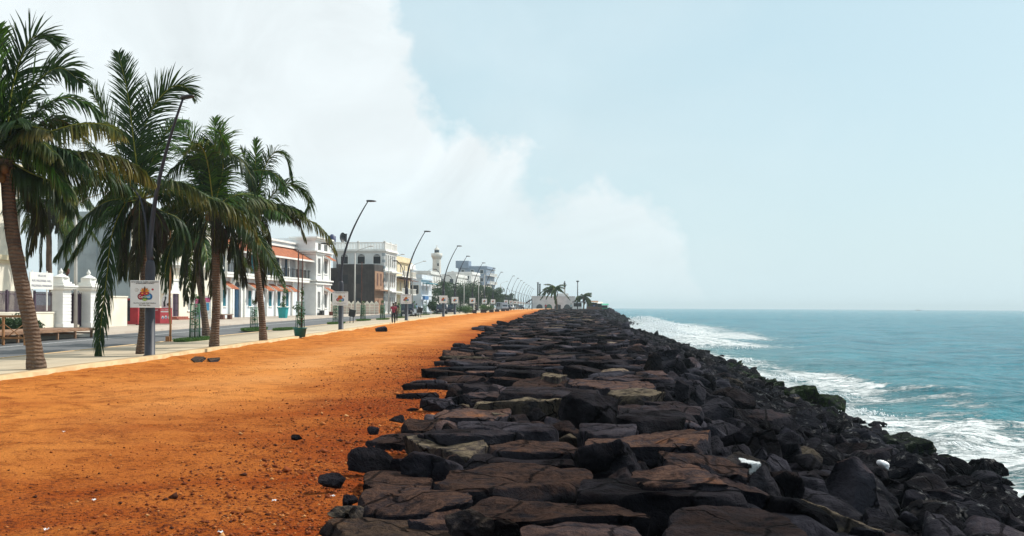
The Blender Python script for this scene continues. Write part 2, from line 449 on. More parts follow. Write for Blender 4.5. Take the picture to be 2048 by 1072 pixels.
M_DIRT = pmat("dirt", (0.28, 0.20, 0.13), (0.20, 0.15, 0.10), 0.3, 0.95, 0.3)
M_LINE = pmat("road_paint", (0.62, 0.62, 0.60), (0.42, 0.42, 0.42), 4, 0.8, 0.1)

# ---------------------------------------------------------------- setting
def strip(name, fa, fb, y0, y1, z, mat, nx=1, step=3.0, cross=None, grav=None):
    ys = np.unique(np.concatenate([np.arange(y0, y1, step), [y1]])); X = []; Y = []
    t = np.linspace(0, 1, nx + 1)
    A = fa(ys)[:, None] + (fb(ys) - fa(ys))[:, None] * t[None, :]
    YY = np.repeat(ys[:, None], nx + 1, 1); ZZ = z(A, YY)
    V = np.stack([A, YY, ZZ], 2).reshape(-1, 3)
    i = np.arange(len(ys) - 1)[:, None] * (nx + 1) + np.arange(nx)[None, :]; i = i.ravel()
    Q = np.stack([i, i + 1, i + nx + 2, i + nx + 1], 1)
    me = np_mesh(name, V, Q, None, True, [mat])
    o = link(name, me); o["kind"] = "structure"
    return o, V
K0 = lambda y: K(y)
# wide ground sheet (land behind the promenade)
strip("ground", lambda y: -1500 + 0 * y, lambda y: K(y) - 2.0, -60, 900, lambda x, y: G(y) - 0.20, M_DIRT, 6, 10)
# road
strip("road", lambda y: K(y) - 12.25, lambda y: K(y) - 4.75, -60, 620, lambda x, y: G(y) - 0.10, M_ASPH, 2)
strip("road_edge_line", lambda y: K(y) - 9.98, lambda y: K(y) - 9.84, -60, 620, lambda x, y: G(y) - 0.094, M_LINE)
def block_strip(name, fa, fb, y0, y1, top, depth, mat, nx=1, jit=0.0):
    ys = np.arange(y0, y1 + .01, 2.0); t = np.linspace(0, 1, nx + 1)
    A = fa(ys)[:, None] + (fb(ys) - fa(ys))[:, None] * t; n = nx + 1
    Z = G(ys)[:, None] + top + 0 * A
    if jit: Z = Z + jit * fbm2(A, np.repeat(ys[:, None], n, 1), 2.0, 3, 5)
    YY = np.repeat(ys[:, None], n, 1)
    Vt = np.stack([A, YY, Z], 2)
    L_ = Vt[:, :1].copy(); L_[:, :, 2] -= depth; R_ = Vt[:, -1:].copy(); R_[:, :, 2] -= depth
    V = np.concatenate([L_, Vt, R_], 1); n2 = n + 2
    i = (np.arange(len(ys) - 1)[:, None] * n2 + np.arange(n2 - 1)[None, :]).ravel()
    Q = np.stack([i, i + 1, i + n2 + 1, i + n2], 1)
    me = np_mesh(name, V.reshape(-1, 3), Q, None, False, [mat]); o = link(name, me); o["kind"] = "structure"; return o
block_strip("pavement", lambda y: K(y) - 4.62, lambda y: K(y) - 0.46, -60, 420, 0.0, 0.25, M_PAV, 3)
block_strip("kerb", lambda y: K(y) - 0.455, lambda y: K(y), -60, 420, 0.055, 0.30, M_KERB, 2, 0.015)
block_strip("kerb", lambda y: K(y) - 4.78, lambda y: K(y) - 4.625, -60, 420, 0.015, 0.30, M_KERB, 1)
block_strip("far_pavement", lambda y: K(y) - 30, lambda y: K(y) - 12.22, -60, 620, 0.03, 0.25, M_FPAV, 4)

# sand
def sandz(x, y):
    s = S_(y); base = G(y) - 0.085
    k = K(y)
    base = base + 0.05 * np.exp(-np.maximum(x - k, 0) / 0.6)                       # banked on the kerb
    base = base + 0.045 * fbm2(x, y, 2.6, 3, 3) + 0.02 * fbm2(x, y, 0.6, 2, 9)
    e = np.clip((x - s - 0.4) / 2.2, 0, 1)
    return base - 0.55 * e * e
ys = np.concatenate([np.arange(-20, 3, 1.5), np.arange(3, 14, 0.09), np.arange(14, 30, 0.2), np.arange(30, 70, 0.6), np.arange(70, 620, 3)])
nx = 210
t = np.linspace(0, 1, nx + 1)
A = (K(ys) - 0.10)[:, None] + ((S_(ys) + 2.6) - (K(ys) - 0.10))[:, None] * t; YY = np.repeat(ys[:, None], nx + 1, 1)
Z = sandz(A, YY)
dk = A - K(ys)[:, None]; ds = S_(ys)[:, None] - A
near = (YY < 30)
Z = Z + near * 0.012 * fbm2(A, YY, 0.16, 2, 21)
V = np.stack([A, YY, Z], 2).reshape(-1, 3)
i = (np.arange(len(ys) - 1)[:, None] * (nx + 1) + np.arange(nx)[None, :]).ravel()
Q = np.stack([i, i + 1, i + nx + 2, i + nx + 1], 1)
me = np_mesh("sand", V, Q, None, True, [M_SAND])
ga = me.attributes.new("grav", 'FLOAT', 'POINT')
grav = np.clip(1.15 - ds / 3.2, 0, 1) * 0.95 + np.clip(fbm2(A, YY * 1.6, 2.2, 3, 33) * 0.9 + .12, 0, 0.6) * np.clip(1.5 - YY / 16, 0, 1) + np.clip((-A - 2.5) / 4, 0, .35) * np.clip(1.6 - YY / 12, 0, 1)
ga.data.foreach_set("value", np.clip(grav, 0, 1).ravel().astype(np.float32))
frac = dk / (dk + np.maximum(ds, .1)); wn = fbm2(A, YY, 3.5, 3, 51)
worn = np.exp(-((frac - .52 + .10 * wn) / .17) ** 2) * np.clip((YY - 9) / 14, 0, 1) * (.75 + .5 * fbm2(A, YY * .5, 1.6, 3, 52))
me.attributes.new("worn", 'FLOAT', 'POINT').data.foreach_set("value", np.clip(worn, 0, 1).ravel().astype(np.float32))
so = link("sand", me); so["kind"] = "structure"

# rock bank under the boulders
def bankz(x, y):
    c, w = C_(y), W_(y); t = (x - c) / np.maximum(w - c, 1)
    top = G(y) - 0.42 + 0.20 * np.clip((c - x) / 0.8, 0, 1)
    z = np.where(t < 0, top, top + (0.05 - 0.42 - top) * np.clip(t, 0, 1))
    z = np.where(t > 1, -0.37 - (x - w) * 0.35, z)
    return z
def surf(x, y):      # mean surface the boulders lie on
    return bankz(x, y) - 0.20 * np.clip((C_(y) - x) / 0.8, 0, 1) + 0.42
strip("rock_bank", lambda y: S_(y) - 0.9, lambda y: W_(y) + 7, -60, 720, lambda x, y: bankz(x, y) - 0.06 - 0.25 * (x < S_(y) + .2) + 0.16 * fbm2(x, y, 1.1, 3, 8), M_RUB, 60, 1.5)

# sea: fine near the shore, coarse far away
ys = np.concatenate([np.linspace(-30, 5, 12)[:-1], 5 * (9500 / 5) ** np.linspace(0, 1, 520)])
nx = 420
t = np.linspace(0, 1, nx + 1) ** 1.35
xm = np.where(ys < 320, W_(ys) - 4, W_(320) - 4 - (ys - 320) * 1.0); xM = W_(np.minimum(ys, 400)) + 45 + np.maximum(ys, 0) * 0.85
A = xm[:, None] + (xM - xm)[:, None] * t; YY = np.repeat(ys[:, None], nx + 1, 1)
fade = np.clip(1.2 - YY / 900, 0.0, 1)
Z = 0.10 * fbm2(A * 1.0, YY * 0.55, 4.5, 3, 41) + 0.16 * np.sin(0.42 * (A * 0.93 - YY * 0.30) + 2.2 * fbm2(A, YY, 22, 2, 42)) + 0.05 * fbm2(A, YY, 0.9, 2, 43) * (YY < 80)
Z = Z * fade
def lvl(X, Y):      # photo pixel of a sea point, used to read foam positions off the photo once
    u = X / Y * F; v = EYE / Y * F
    return u - v * ROLL + 1024, v + u * ROLL + 614
dsh = A - W_(YY)
foam = np.zeros_like(A)
foam += 0.75 * np.exp(-np.maximum(dsh, 0) / 1.2)
def wpt(u, v): x, y = lv(u, v); d = F * EYE / y; return np.array([x / F * d, d])
def streak(pts, w, amt, wx=1.0):
    global foam
    P = [wpt(*p) for p in pts]; best = np.full(A.shape, 1e9)
    for a, b in zip(P[:-1], P[1:]):
        ab = b - a; tt = np.clip(((A - a[0]) * ab[0] + (YY - a[1]) * ab[1]) / (ab @ ab), 0, 1)
        best = np.minimum(best, np.hypot(A - a[0] - tt * ab[0], (YY - a[1] - tt * ab[1]) * wx))
    foam += amt * np.exp(-(best / w) ** 2)
    return best
streak([(1620, 745), (1700, 765), (1800, 780), (1930, 784)], 1.2, 0.7)
streak([(1500, 715), (1600, 745), (1700, 770)], 1.6, 0.5)
streak([(1640, 752), (1760, 800), (1900, 795), (1945, 815)], 1.4, 0.62)
streak([(1740, 835), (1860, 850), (1910, 830)], 1.3, 0.55)
streak([(1900, 900), (1960, 858), (2100, 862)], 1.15, 0.75)
streak([(1820, 850), (1950, 905), (2100, 950)], 1.7, 0.58)
streak([(1960, 930), (2050, 900), (2150, 880)], 1.0, 0.5)
streak([(1430, 715), (1560, 760), (1640, 800), (1750, 850)], 1.4, 0.55)
streak([(1330, 662), (1400, 668), (1470, 676)], 5.0, 1.0)
streak([(1290, 655), (1320, 680), (1400, 690)], 9.0, 1.5)
streak([(1300, 642), (1360, 652), (1440, 672)], 9.0, .6)
streak([(1280, 648), (1300, 655)], 14.0, 0.7)
streak([(1400, 640), (1500, 668), (1570, 690)], 7.0, 0.22)
foam += 0.40 * np.exp(-(dsh / 6.5) ** 2) * (YY < 100)
foam *= 1.12 * (dsh > -5)
# breaking crests are raised
rid = streak([(1560, 705), (1690, 752), (1800, 778), (1930, 786)], 1.0, 0)
Z += 0.10 * np.exp(-(rid / 1.1) ** 2)
rid = streak([(1290, 655), (1320, 680), (1400, 690)], 1, 0)
Z += 0.55 * np.exp(-(rid / 5.0) ** 2) * (1 + 0.5 * fbm2(A, YY, 2.5, 2, 4))
rid = streak([(1900, 900), (1960, 858), (2100, 862)], 1.0, 0)
Z += 0.22 * np.exp(-(rid / 0.9) ** 2)
shal = np.clip(np.exp(-np.maximum(dsh, 0) / 9.0), 0, 1) * 0.8
V = np.stack([A, YY, Z], 2).reshape(-1, 3)
i = (np.arange(len(ys) - 1)[:, None] * (nx + 1) + np.arange(nx)[None, :]).ravel()
Q = np.stack([i, i + 1, i + nx + 2, i + nx + 1], 1)
me = np_mesh("sea", V, Q, None, True, [M_SEA])
me.attributes.new("foam", 'FLOAT', 'POINT').data.foreach_set("value", np.clip(foam, 0, 1.3).ravel().astype(np.float32))
me.attributes.new("shal", 'FLOAT', 'POINT').data.foreach_set("value", shal.ravel().astype(np.float32))
sea = link("sea", me); sea["kind"] = "structure"
# ---------------------------------------------------------------- rocks
_T = {}
def cubesphere(n):
    if n in _T: return _T[n]
    key = {}; V = []; Q = []
    g = np.tan(np.linspace(-1, 1, n + 1) * math.pi / 4)
    for ax in range(3):
        for s in (-1, 1):
            idx = np.zeros((n + 1, n + 1), int)
            for i in range(n + 1):
                for j in range(n + 1):
                    p = [0, 0, 0]; p[ax] = s; p[(ax + 1) % 3] = g[i]; p[(ax + 2) % 3] = g[j]
                    k = (round(p[0], 5), round(p[1], 5), round(p[2], 5))
                    if k not in key: key[k] = len(V); V.append(p)
                    idx[i, j] = key[k]
            for i in range(n):
                for j in range(n):
                    q = (idx[i, j], idx[i + 1, j], idx[i + 1, j + 1], idx[i, j + 1])
                    Q.append(q if s > 0 else q[::-1])
    V = np.array(V, float); V /= np.linalg.norm(V, axis=1)[:, None]
    _T[n] = (V, np.array(Q)); return _T[n]
def radial(N, P, D, p):
    c = np.maximum(N @ P.T, 0) / D[None, :]; p = max(p, 90) if p > 30 else p
    return (c ** p).sum(1) ** (-1.0 / p)
def boulder_shape(n, size, r, p=40, k=9, noise=0.03):
    """angular boulder centred on origin"""
    V, Q = cubesphere(n)
    P = r.normal(size=(k, 3)); P = np.concatenate([P, [[0, 0, 1], [0, 0, -1], [1, 0, 0.1], [-1, 0.1, 0], [0, 1, -.1], [0.1, -1, 0]]]); P += r.normal(size=P.shape) * 0.38
    cap = np.array([(a, b, c) for a in (-1, 0, 1) for b in (-1, 0, 1) for c in (-1, 0, 1) if (a, b, c) != (0, 0, 0)], float)
    P = np.concatenate([P, cap]); P /= np.linalg.norm(P, axis=1)[:, None]
    D = np.concatenate([r.uniform(0.60, 0.95, k), r.uniform(0.74, 1.0, 6), r.uniform(1.12, 1.4, 26)])
    X = V * radial(V, P, D, p)[:, None]
    X = X * np.array(size)[None, :]
    m = min(size)
    if noise: X = X + V * (fbm(X / (0.55 * m) + r.uniform(0, 90, 3), 3, int(r.integers(999)))[:, None] * noise * m * 2)
    return X, Q
def slab_shape(n, poly, zt, zb, r, p=40, noise=0.024):
    c = poly.mean(0); q = poly - c; k = len(q); Ps = []; Ds = []
    a = sum(q[i][0] * q[(i + 1) % k][1] - q[(i + 1) % k][0] * q[i][1] for i in range(k))
    if a < 0: q = q[::-1]
    for i in range(k):
        e = q[(i + 1) % k] - q[i]; L = np.hypot(*e)
        if L < 1e-4: continue
        nn = np.array([e[1], -e[0], 0]) / L; d = nn[0] * q[i][0] + nn[1] * q[i][1]
        if d < 0.03: continue
        nn[2] = r.uniform(-0.22, 0.06); s = np.linalg.norm(nn); Ps.append(nn / s); Ds.append(d / s)
    h = (zt - zb) / 2
    for s in (1, -1):
        nn = np.array([r.normal() * 0.035, r.normal() * 0.035, s]); L = np.linalg.norm(nn); Ps.append(nn / L); Ds.append(h / L)
    # chipped upper edges
    for _ in range(4):
        an = r.uniform(0, 6.28); nn = np.array([math.cos(an) * 0.8, math.sin(an) * 0.8, 0.62]); rr = 1e9
        sup = (q @ nn[:2]).max() + h * nn[2]; Ps.append(nn / np.linalg.norm(nn)); Ds.append(sup * r.uniform(0.84, 0.98) / np.linalg.norm(nn))
    ext = np.array([np.abs(q[:, 0]).max(), np.abs(q[:, 1]).max(), h])
    V, Q = cubesphere(n)
    N = V * ext; N /= np.linalg.norm(N, axis=1)[:, None]
    X = N * radial(N, np.array(Ps), np.array(Ds), p)[:, None]
    o = r.uniform(0, 90, 3)
    X = X + N * (fbm(X / 0.35 + o, 3, 3)[:, None] * noise * 1.8)
    X[:, 2] += fbm(X * np.array([2.2, 4.5, 1]) + o, 3, 5) * noise * 1.1
    X[:, 2] += -h + zt
    X[:, :2] += c[None, :]
    return X, Q
def rk_mesh(name, X, Q, brown, wet, pale, moss=0.0, sm=True, sharp=24):
    me = np_mesh(name, X, Q, None, sm, [M_ROCK])
    set_rk(me, len(X), brown, wet, pale, moss)
    if sm: me.set_sharp_from_angle(angle=R(sharp))
    return me
def set_rk(me, n, brown, wet, pale, moss):
    c = np.ones((n, 4), np.float32); c[:, 3] = rng.choice([.7, .9, 1.0, 1.25, 1.6]) if pale < .3 else 1; c[:, 0] = brown; c[:, 1] = wet; c[:, 2] = pale
    me.attributes.new("rk", 'FLOAT_COLOR', 'POINT').data.foreach_set("color", c.ravel())
    me.attributes.new("moss", 'FLOAT', 'POINT').data.foreach_set("value", (np.zeros(n) + moss).astype(np.float32))

foot = []     # footprints of the traced slabs, so that fill rocks keep clear
def slab(label, pts, h=0.12, th=0.5, brown=0.8, pale=0.0, wet=0.0, n=26, zf=G, name="flat_rock", p=26):
    W = np.array([on_ground(u, v, h, zf)[:] for u, v in pts]); c = W.mean(0)
    r = np.random.default_rng(abs(hash(tuple(pts[0]))) % 9999 + int(pts[0][0] + pts[0][1]))
    X, Q = slab_shape(n, W[:, :2], c[2], c[2] - th, r, 40)
    X = X - c
    o = link(name, rk_mesh(name, X, Q, brown, wet, pale), None, c)
    tag(o, label, "rock slab"); foot.append(W[:, :2]); return o
def boulder(label, u, vb, w, h, dr=0.8, brown=0.1, pale=0.0, wet=0.0, seed=0, n=30, zf=G, lean=0.0, name="boulder", sink=0.15, moss=0, cat="boulder", yaw=0.0):
    """u = centre px, vb = px of the foot, w,h = px size"""
    b = on_ground(u, vb, 0, zf); d = b.y; ww = w / F * d / 2; hh = h / F * d; sink = min(sink, .5 * hh) if sink > 0 else sink
    r = np.random.default_rng(seed + 50)
    X, Q = boulder_shape(n, (ww * 1.12, ww * dr * 1.1, (hh + sink) / 2 * 1.12), r, 44, 7, 0.05)
    ca, sa = math.cos(lean), math.sin(lean); X = np.stack([X[:, 0] * ca - X[:, 2] * sa, X[:, 1], X[:, 0] * sa + X[:, 2] * ca], 1)
    ca, sa = math.cos(yaw), math.sin(yaw); X = np.stack([X[:, 0] * ca - X[:, 1] * sa, X[:, 0] * sa + X[:, 1] * ca, X[:, 2]], 1)
    o = link(name, rk_mesh(name, X, Q, brown, wet, pale, moss), None, (b.x, b.y + ww * dr * 0.8, b.z + (hh - sink) / 2))
    tag(o, label, cat)
    cx, cy = o.location.x, o.location.y
    foot.append(np.array([(cx - ww, cy - ww * dr), (cx + ww, cy - ww * dr), (cx + ww, cy + ww * dr), (cx - ww, cy + ww * dr)])); return o

# nearest rows (traced from the photo as ground positions)
slab("brown flat slab with dusty top beside the orange sand, behind the oval pale stone", [(716, 1002), (738, 976), (800, 970), (925, 994), (937, 1012), (840, 1022), (770, 1019)], 0.10, 0.35, 1)
slab("dusty brown slab sunk in the sand just behind the black leaning stones", [(719, 962), (735, 941), (832, 944), (859, 957), (859, 978), (760, 980)], 0.06, 0.35, 1)
slab("small reddish brown slab at the bottom wedged before the long brown slab", [(826, 1042), (875, 1020), (960, 1021), (955, 1046), (880, 1052)], 0.07, 0.4, 1)
slab("sand covered flat slab lying flush in the bottom corner of the orange sand", [(640, 1038), (700, 1028), (920, 1046), (905, 1085), (700, 1085)], 0.025, 0.3, 1, 0.25)
slab("largest long brown slab in the foreground with a thick black front", [(944, 1004), (958, 991), (1085, 992), (1230, 1012), (1296, 1036), (1290, 1050), (1120, 1040), (985, 1040)], 0.17, 0.5, .85)
slab("grey brown slab cut off by the bottom edge, beside the grey lumpy boulder", [(1050, 1075), (1062, 1045), (1155, 1034), (1285, 1056), (1290, 1100), (1050, 1100)], 0.16, 0.5, .5)
slab("wide brown slab with broken rounded right end behind the longest brown slab", [(870, 966), (925, 938), (985, 926), (1080, 928), (1178, 944), (1182, 966), (1060, 978), (880, 980)], 0.17, 0.5, 1)
slab("pale sandy yellow slab half buried at the edge of the orange sand", [(811, 868), (835, 866), (945, 880), (976, 890), (950, 904), (905, 902), (850, 890)], 0.13, 0.45, .2, 1.0)
slab("dark wedge shaped slab behind the pale yellow slab", [(836, 866), (870, 850), (950, 853), (1050, 856), (1054, 872), (980, 874), (930, 878)], 0.19, 0.5, .15)
slab("dark slab with black front behind the wedge shaped slab", [(920, 852), (925, 842), (1018, 841), (1118, 850), (1112, 864), (1030, 862)], 0.20, 0.5, .1)
slab("thin brown slab at the sand edge with litter on it", [(806, 850), (820, 840), (900, 842), (920, 846), (912, 855), (840, 857)], 0.04, 0.4, 1)
slab("long brown slab behind the small tan stone by the sand", [(868, 832), (880, 820), (1015, 812), (1020, 826), (985, 838), (900, 836)], 0.12, 0.5, .9)
slab("brown topped slab with pale front in the middle of the rocks", [(970, 905), (985, 894), (1062, 882), (1145, 884), (1167, 894), (1140, 902)], 0.20, 0.5, .95)
slab("dark grey rough slab lying right under the pale fronted brown slab", [(922, 922), (940, 908), (1010, 906), (1150, 900), (1152, 926), (1040, 932)], 0.12, 0.5, .15)
slab("long charcoal slab with a deep black front, right of the wide brown slab", [(1158, 985), (1166, 964), (1300, 961), (1470, 970), (1496, 990), (1330, 988)], 0.26, 0.6, .08)
slab("brown domed slab right of the upright black block", [(1262, 955), (1285, 935), (1370, 932), (1440, 950), (1476, 968), (1380, 968), (1290, 966)], 0.30, 0.6, .9)
slab("orange dusted long slab in the middle right of the rocks", [(1168, 884), (1180, 869), (1290, 866), (1415, 872), (1424, 894), (1320, 896), (1200, 892)], 0.24, 0.5, 1.3)
slab("big rounded dark slab in the foreground at the bottom right of the flat rocks", [(1326, 1050), (1345, 1022), (1400, 1012), (1500, 1006), (1580, 1030), (1606, 1080), (1500, 1100), (1340, 1090)], 0.24, 0.6, .35)
slab("narrow dark slab under the domed brown slab", [(1290, 1012), (1340, 1003), (1450, 1010), (1500, 1016), (1440, 1026), (1330, 1024)], 0.10, 0.5, .2)
slab("smooth pale concrete slab lying across the flat rocks", [(943, 803), (950, 797), (1143, 796), (1146, 803), (1060, 808), (955, 806)], 0.21, 0.4, .0, 1.2)
slab("flat grey slab right of the biggest black boulder", [(1232, 836), (1240, 818), (1350, 818), (1366, 826), (1362, 838), (1290, 842)], 0.24, 0.5, .1)
slab("dark slab with smooth rounded face below the biggest black boulder", [(1155, 852), (1160, 845), (1270, 848), (1280, 860), (1240, 872), (1190, 868)], 0.20, 0.5, .1)
slab("long dark grey slab behind the pale concrete slab", [(991, 790), (1000, 776), (1110, 772), (1200, 778), (1204, 788), (1120, 792)], 0.24, 0.5, .15)
slab("light grey topped slab behind the biggest black boulder", [(1213, 783), (1230, 775), (1300, 777), (1328, 788), (1290, 794), (1240, 792)], 0.24, 0.5, .1, .9)
slab("reddish slab at left behind the long dark grey slab", [(1018, 770), (1030, 760), (1134, 757), (1137, 768), (1070, 774)], 0.20, 0.5, 1)
slab("reddish brown long slab in the middle distance, right half", [(1140, 768), (1150, 760), (1290, 760), (1310, 774), (1230, 778)], 0.24, 0.5, .8)
slab("grey slab near the sand with a straight far edge", [(988, 748), (1000, 738), (1085, 735), (1092, 742), (1060, 750)], 0.22, 0.5, .1)
slab("pale tan slab of the middle distance standing among grey ones", [(1080, 752), (1090, 746), (1124, 747), (1130, 752), (1115, 757)], 0.30, 0.5, .1, 1.2)
slab("dark slab at the sand edge left of the long grey slab", [(928, 776), (936, 765), (985, 763), (995, 772), (960, 779)], 0.15, 0.5, .2)
slab("grey flat slab left of the long dark grey slab", [(930, 795), (945, 781), (990, 780), (1003, 793)], 0.10, 0.5, .4)

boulder("black block leaning at the edge of the orange sand", 735, 936, 78, 36, .5, seed=3, yaw=.2)
boulder("small black stone wedged right of the leaning black block", 797, 936, 40, 20, .6, seed=4)
boulder("rough dark boulder between the leaning block and the wide brown slab", 866, 962, 120, 46, .5, seed=5)
boulder("grey lumpy boulder at the bottom between two brown slabs", 940, 1082, 84, 56, .7, .1, .15, seed=6)
boulder("low grey boulder at the bottom right of the lumpy one", 1010, 1084, 66, 46, .7, .2, .1, seed=7)
boulder("upright black block with a slanting top beside the tan rounded stone", 1208, 965, 122, 74, .6, .35, seed=8, yaw=.3)
boulder("biggest black boulder standing above the flat slabs", 1184, 843, 110, 52, .6, seed=12, yaw=.1)
boulder("tan rounded stone with a pale side among dark slabs", 1294, 936, 66, 42, .6, .1, 1.2, seed=10)
boulder("oval pale green stone lying flat in the orange sand", 690, 1036, 60, 18, 1.2, .1, 1.0, seed=11, sink=.1)
boulder("black end block at the sand edge left of the concrete slab", 868, 816, 56, 18, .7, seed=12)
boulder("black stone standing between the end block and the concrete slab", 926, 811, 34, 22, .7, seed=13)
boulder("small tan stone lying among dark slabs near the sand", 1002, 843, 36, 16, .8, .1, 1.4, seed=14)
boulder("small pink brown stone perched behind the concrete slab", 1141, 797, 18, 8, .8, .6, 1.3, seed=15, sink=-.12)
boulder("flat triangular black stone lying alone on the orange sand", 664, 970, 54, 15, .7, seed=16, sink=.1)
boulder("dark fist sized stone on the sand left of the dusty slab", 697, 1008, 28, 16, .8, seed=17)
boulder("small dark stone on open orange sand, farthest left of the rocks", 592, 877, 20, 7, .8, seed=18, n=10)
boulder("small dark stone on the sand behind the leaning black block", 746, 864, 22, 11, .8, seed=19, n=10)
boulder("small dark stone on the sand near the thin brown slab", 795, 841, 24, 9, .8, seed=20, n=10)
boulder("dark round stone on the sand next to the kerb", 761, 661, 20, 8, .8, seed=27, n=14)
slab("flat broken grey stone on the sand by the kerb before the third palm", [(383, 716), (398, 713), (412, 716), (404, 721), (388, 721)], -0.045, 0.1, 1, .4, n=12)
slab("flat broken stone beside another one on the sand before the third palm", [(415, 716), (440, 713.5), (438, 720), (420, 721)], -0.045, 0.1, 1, .3, n=12)
boulder("stack of flat stones at the sand edge in the middle distance", 922, 697, 26, 11, .8, .6, seed=24, n=12)
boulder("broken brown stone right of the stone stack by the sand", 950, 703, 30, 9, .8, .6, seed=25, n=12)
boulder("tan boulder at the sand edge below the stone stack", 909, 727, 20, 12, .8, .3, .8, seed=26, n=12)
# slope boulders that stand out
PAINTED = boulder("flat grey boulder face splashed with white paint", 1500, 968, 96, 62, .75, .0, .15, seed=30, zf=lambda y: surf(3.0, y), yaw=.4, )
boulder("large smooth grey boulder tilted up behind the paint splashed one", 1532, 946, 92, 82, .6, .0, .25, seed=31, zf=lambda y: surf(4.0, y), yaw=-.5, lean=-.3)
boulder("narrow upright wedge of grey stone before the paint splashed boulder", 1532, 1028, 66, 84, .5, .0, .12, seed=32, zf=lambda y: surf(3, y), yaw=.2)
boulder("largest brown black boulder of the slope near the bottom", 1722, 1052, 150, 116, .7, .25, seed=33, zf=lambda y: surf(4.6, y), yaw=.5, lean=-.35)
boulder("long leaning boulder with pale lichen streaks at the bottom edge", 1690, 1096, 150, 60, .5, .1, .9, seed=34, zf=lambda y: surf(3.6, y), yaw=-.2, lean=-.45)
boulder("smooth dark slab leaning seaward near the bottom right", 1866, 1070, 96, 66, .6, .0, .2, .3, seed=35, zf=lambda y: surf(6, y), yaw=.3, lean=-.4)
boulder("brown fin of stone standing up in the middle distance", 1305, 756, 34, 46, .5, .7, .2, seed=36, lean=-.3, n=14)
boulder("dark triangular stone standing on edge above the slope", 1368, 795, 28, 32, .6, seed=37, n=14)
boulder("mossy green boulder jutting into the foam", 1668, 826, 70, 34, .8, wet=.7, moss=1, seed=38, zf=lambda y: surf(13.0, y), n=16)
boulder("second mossy boulder landward of the one jutting out", 1610, 806, 60, 34, .8, wet=.7, moss=1, seed=39, zf=lambda y: surf(11.5, y), n=16)
boulder("lone black rock standing in the white foam", 1764, 858, 30, 16, .8, wet=1, seed=40, zf=lambda y: 0.0 * y, n=14)
boulder("pointed black rock at the waterline by the right edge", 1984, 962, 60, 44, .8, wet=.9, seed=41, zf=lambda y: surf(11.5, y), n=16)
boulder("rounded black boulder at the waterline before the pointed rock", 1822, 926, 86, 56, .8, wet=.9, moss=.5, seed=42, zf=lambda y: surf(10.5, y), n=16)

def inside(px, py, g=.1):
    for poly in foot:
        if px < poly[:, 0].min() - g or px > poly[:, 0].max() + g or py < poly[:, 1].min() - g or py > poly[:, 1].max() + g: continue
        return True
    return False
# fill rocks
rocks = []      # (x, y, z, size, euler, brown, wet, pale, moss, kind)
r = np.random.default_rng(5)
y = 4.8
while y < 300:                                          # flat crest: rows of slabs
    step = 0.62 if y < 70 else 0.95 if y < 140 else 1.5
    s, c = float(S_(y)), float(C_(y)); x = s - 0.3 + r.uniform(-.5, .4)
    if y > 60: x -= .8 * max(0, fbm2(np.array([y]), np.array([0.]), 6, 2)[0]) * 2
    while x < c - 0.2:
        long_ = min(r.uniform(0.30, 1.0) * (1.15 if y < 140 else 1.5), max(.3, (c + .5 - x) / 2)); wid = r.uniform(0.24, 0.46) * (1.0 if y < 70 else 1.4); th = r.uniform(0.12, 0.22)
        cx = x + long_; cy = y + r.uniform(-.22, .22)
        e = (cx - s)
        z = float(G(cy)) - th + (0.0 + 0.13 * min(1, max(0, e) / 2.5)) + r.uniform(-.04, .07)
        if y > 16: z += r.uniform(-.04, .12)
        if not inside(cx, cy) and not inside(cx - long_ * .6, cy) and not inside(cx + long_ * .6, cy):
            br = float(np.clip(r.normal(0.34 if cx < (s + c) / 2 else 0.08, .4), 0, 1.2)); pl = float(r.random() < .045) * r.uniform(.4, .9)
            rocks.append((cx, cy, z, (long_, wid, th), (r.normal() * .09, r.normal() * .09, r.normal() * .2), br, 0.0, pl, 0.0, 0))
        elif not inside(cx, cy):
            rocks.append((cx, cy, z - .05, (.22, .2, .18), (r.normal() * .3, r.normal() * .3, r.normal()), .3, 0.0, 0.0, 0.0, 1))
        x += long_ * r.uniform(1.55, 1.85)
    y += step
for _ in range(900):                                     # small wedged stones in the joints of the flat band
    yy = 5 + 60 * r.random() ** 1.3; s_, c_ = float(S_(yy)), float(C_(yy)); cx = s_ + .2 + (c_ - s_) * r.random(); m = r.uniform(.08, .22)
    if inside(cx, yy, .02): continue
    rocks.append((cx, yy, float(G(yy)) - .10 + r.uniform(-.05, .05), (m * 1.3, m, m * .8), tuple(r.normal(size=2) * .3) + (r.uniform(0, 6),), r.uniform(0, .7), 0.0, float(r.random() < .08), 0.0, 1))
y = 3.5
while y < 300:                                          # tumbled slope
    k = 1.0 if y < 60 else 1.25 if y < 120 else 1.7
    c, w = float(C_(y)), float(W_(y)); x = c + r.uniform(-.3, .3)
    while x < w + 1.6:
        m = r.choice([.17, .25, .36, .52], p=[.28, .36, .26, .10]) * k * r.uniform(.85, 1.2)
        cx, cy = x + r.uniform(-.15, .15), y + r.uniform(-.3, .3)
        t_ = (cx - c) / max(w - c, 1)
        z = float(surf(cx, cy)) - m * .45 + r.uniform(-.14, .20) * k * min(1, 2.2 - abs(t_))
        wet = float(np.clip((t_ - .10) / .35, 0, 1)) * r.uniform(.6, 1)
        if inside(cx, cy, m * .7): z -= .3; m = min(m, .26)
        moss = (1.0 if r.random() < .45 else 0) * float(t_ > .84) * (y > 20)
        rocks.append((cx, cy, z, (m * r.uniform(.9, 1.7), m * r.uniform(.7, 1.1), m * r.uniform(.45, .85)), tuple(r.normal(size=2) * .42) + (r.uniform(0, 6.3),),
                      float(np.clip(r.normal(-.15, .3), 0, 1)) * (1 - wet), wet, float(r.random() < .025) * .7, moss, 1))
        x += m * r.uniform(1.35, 1.9)
    y += .42 * k
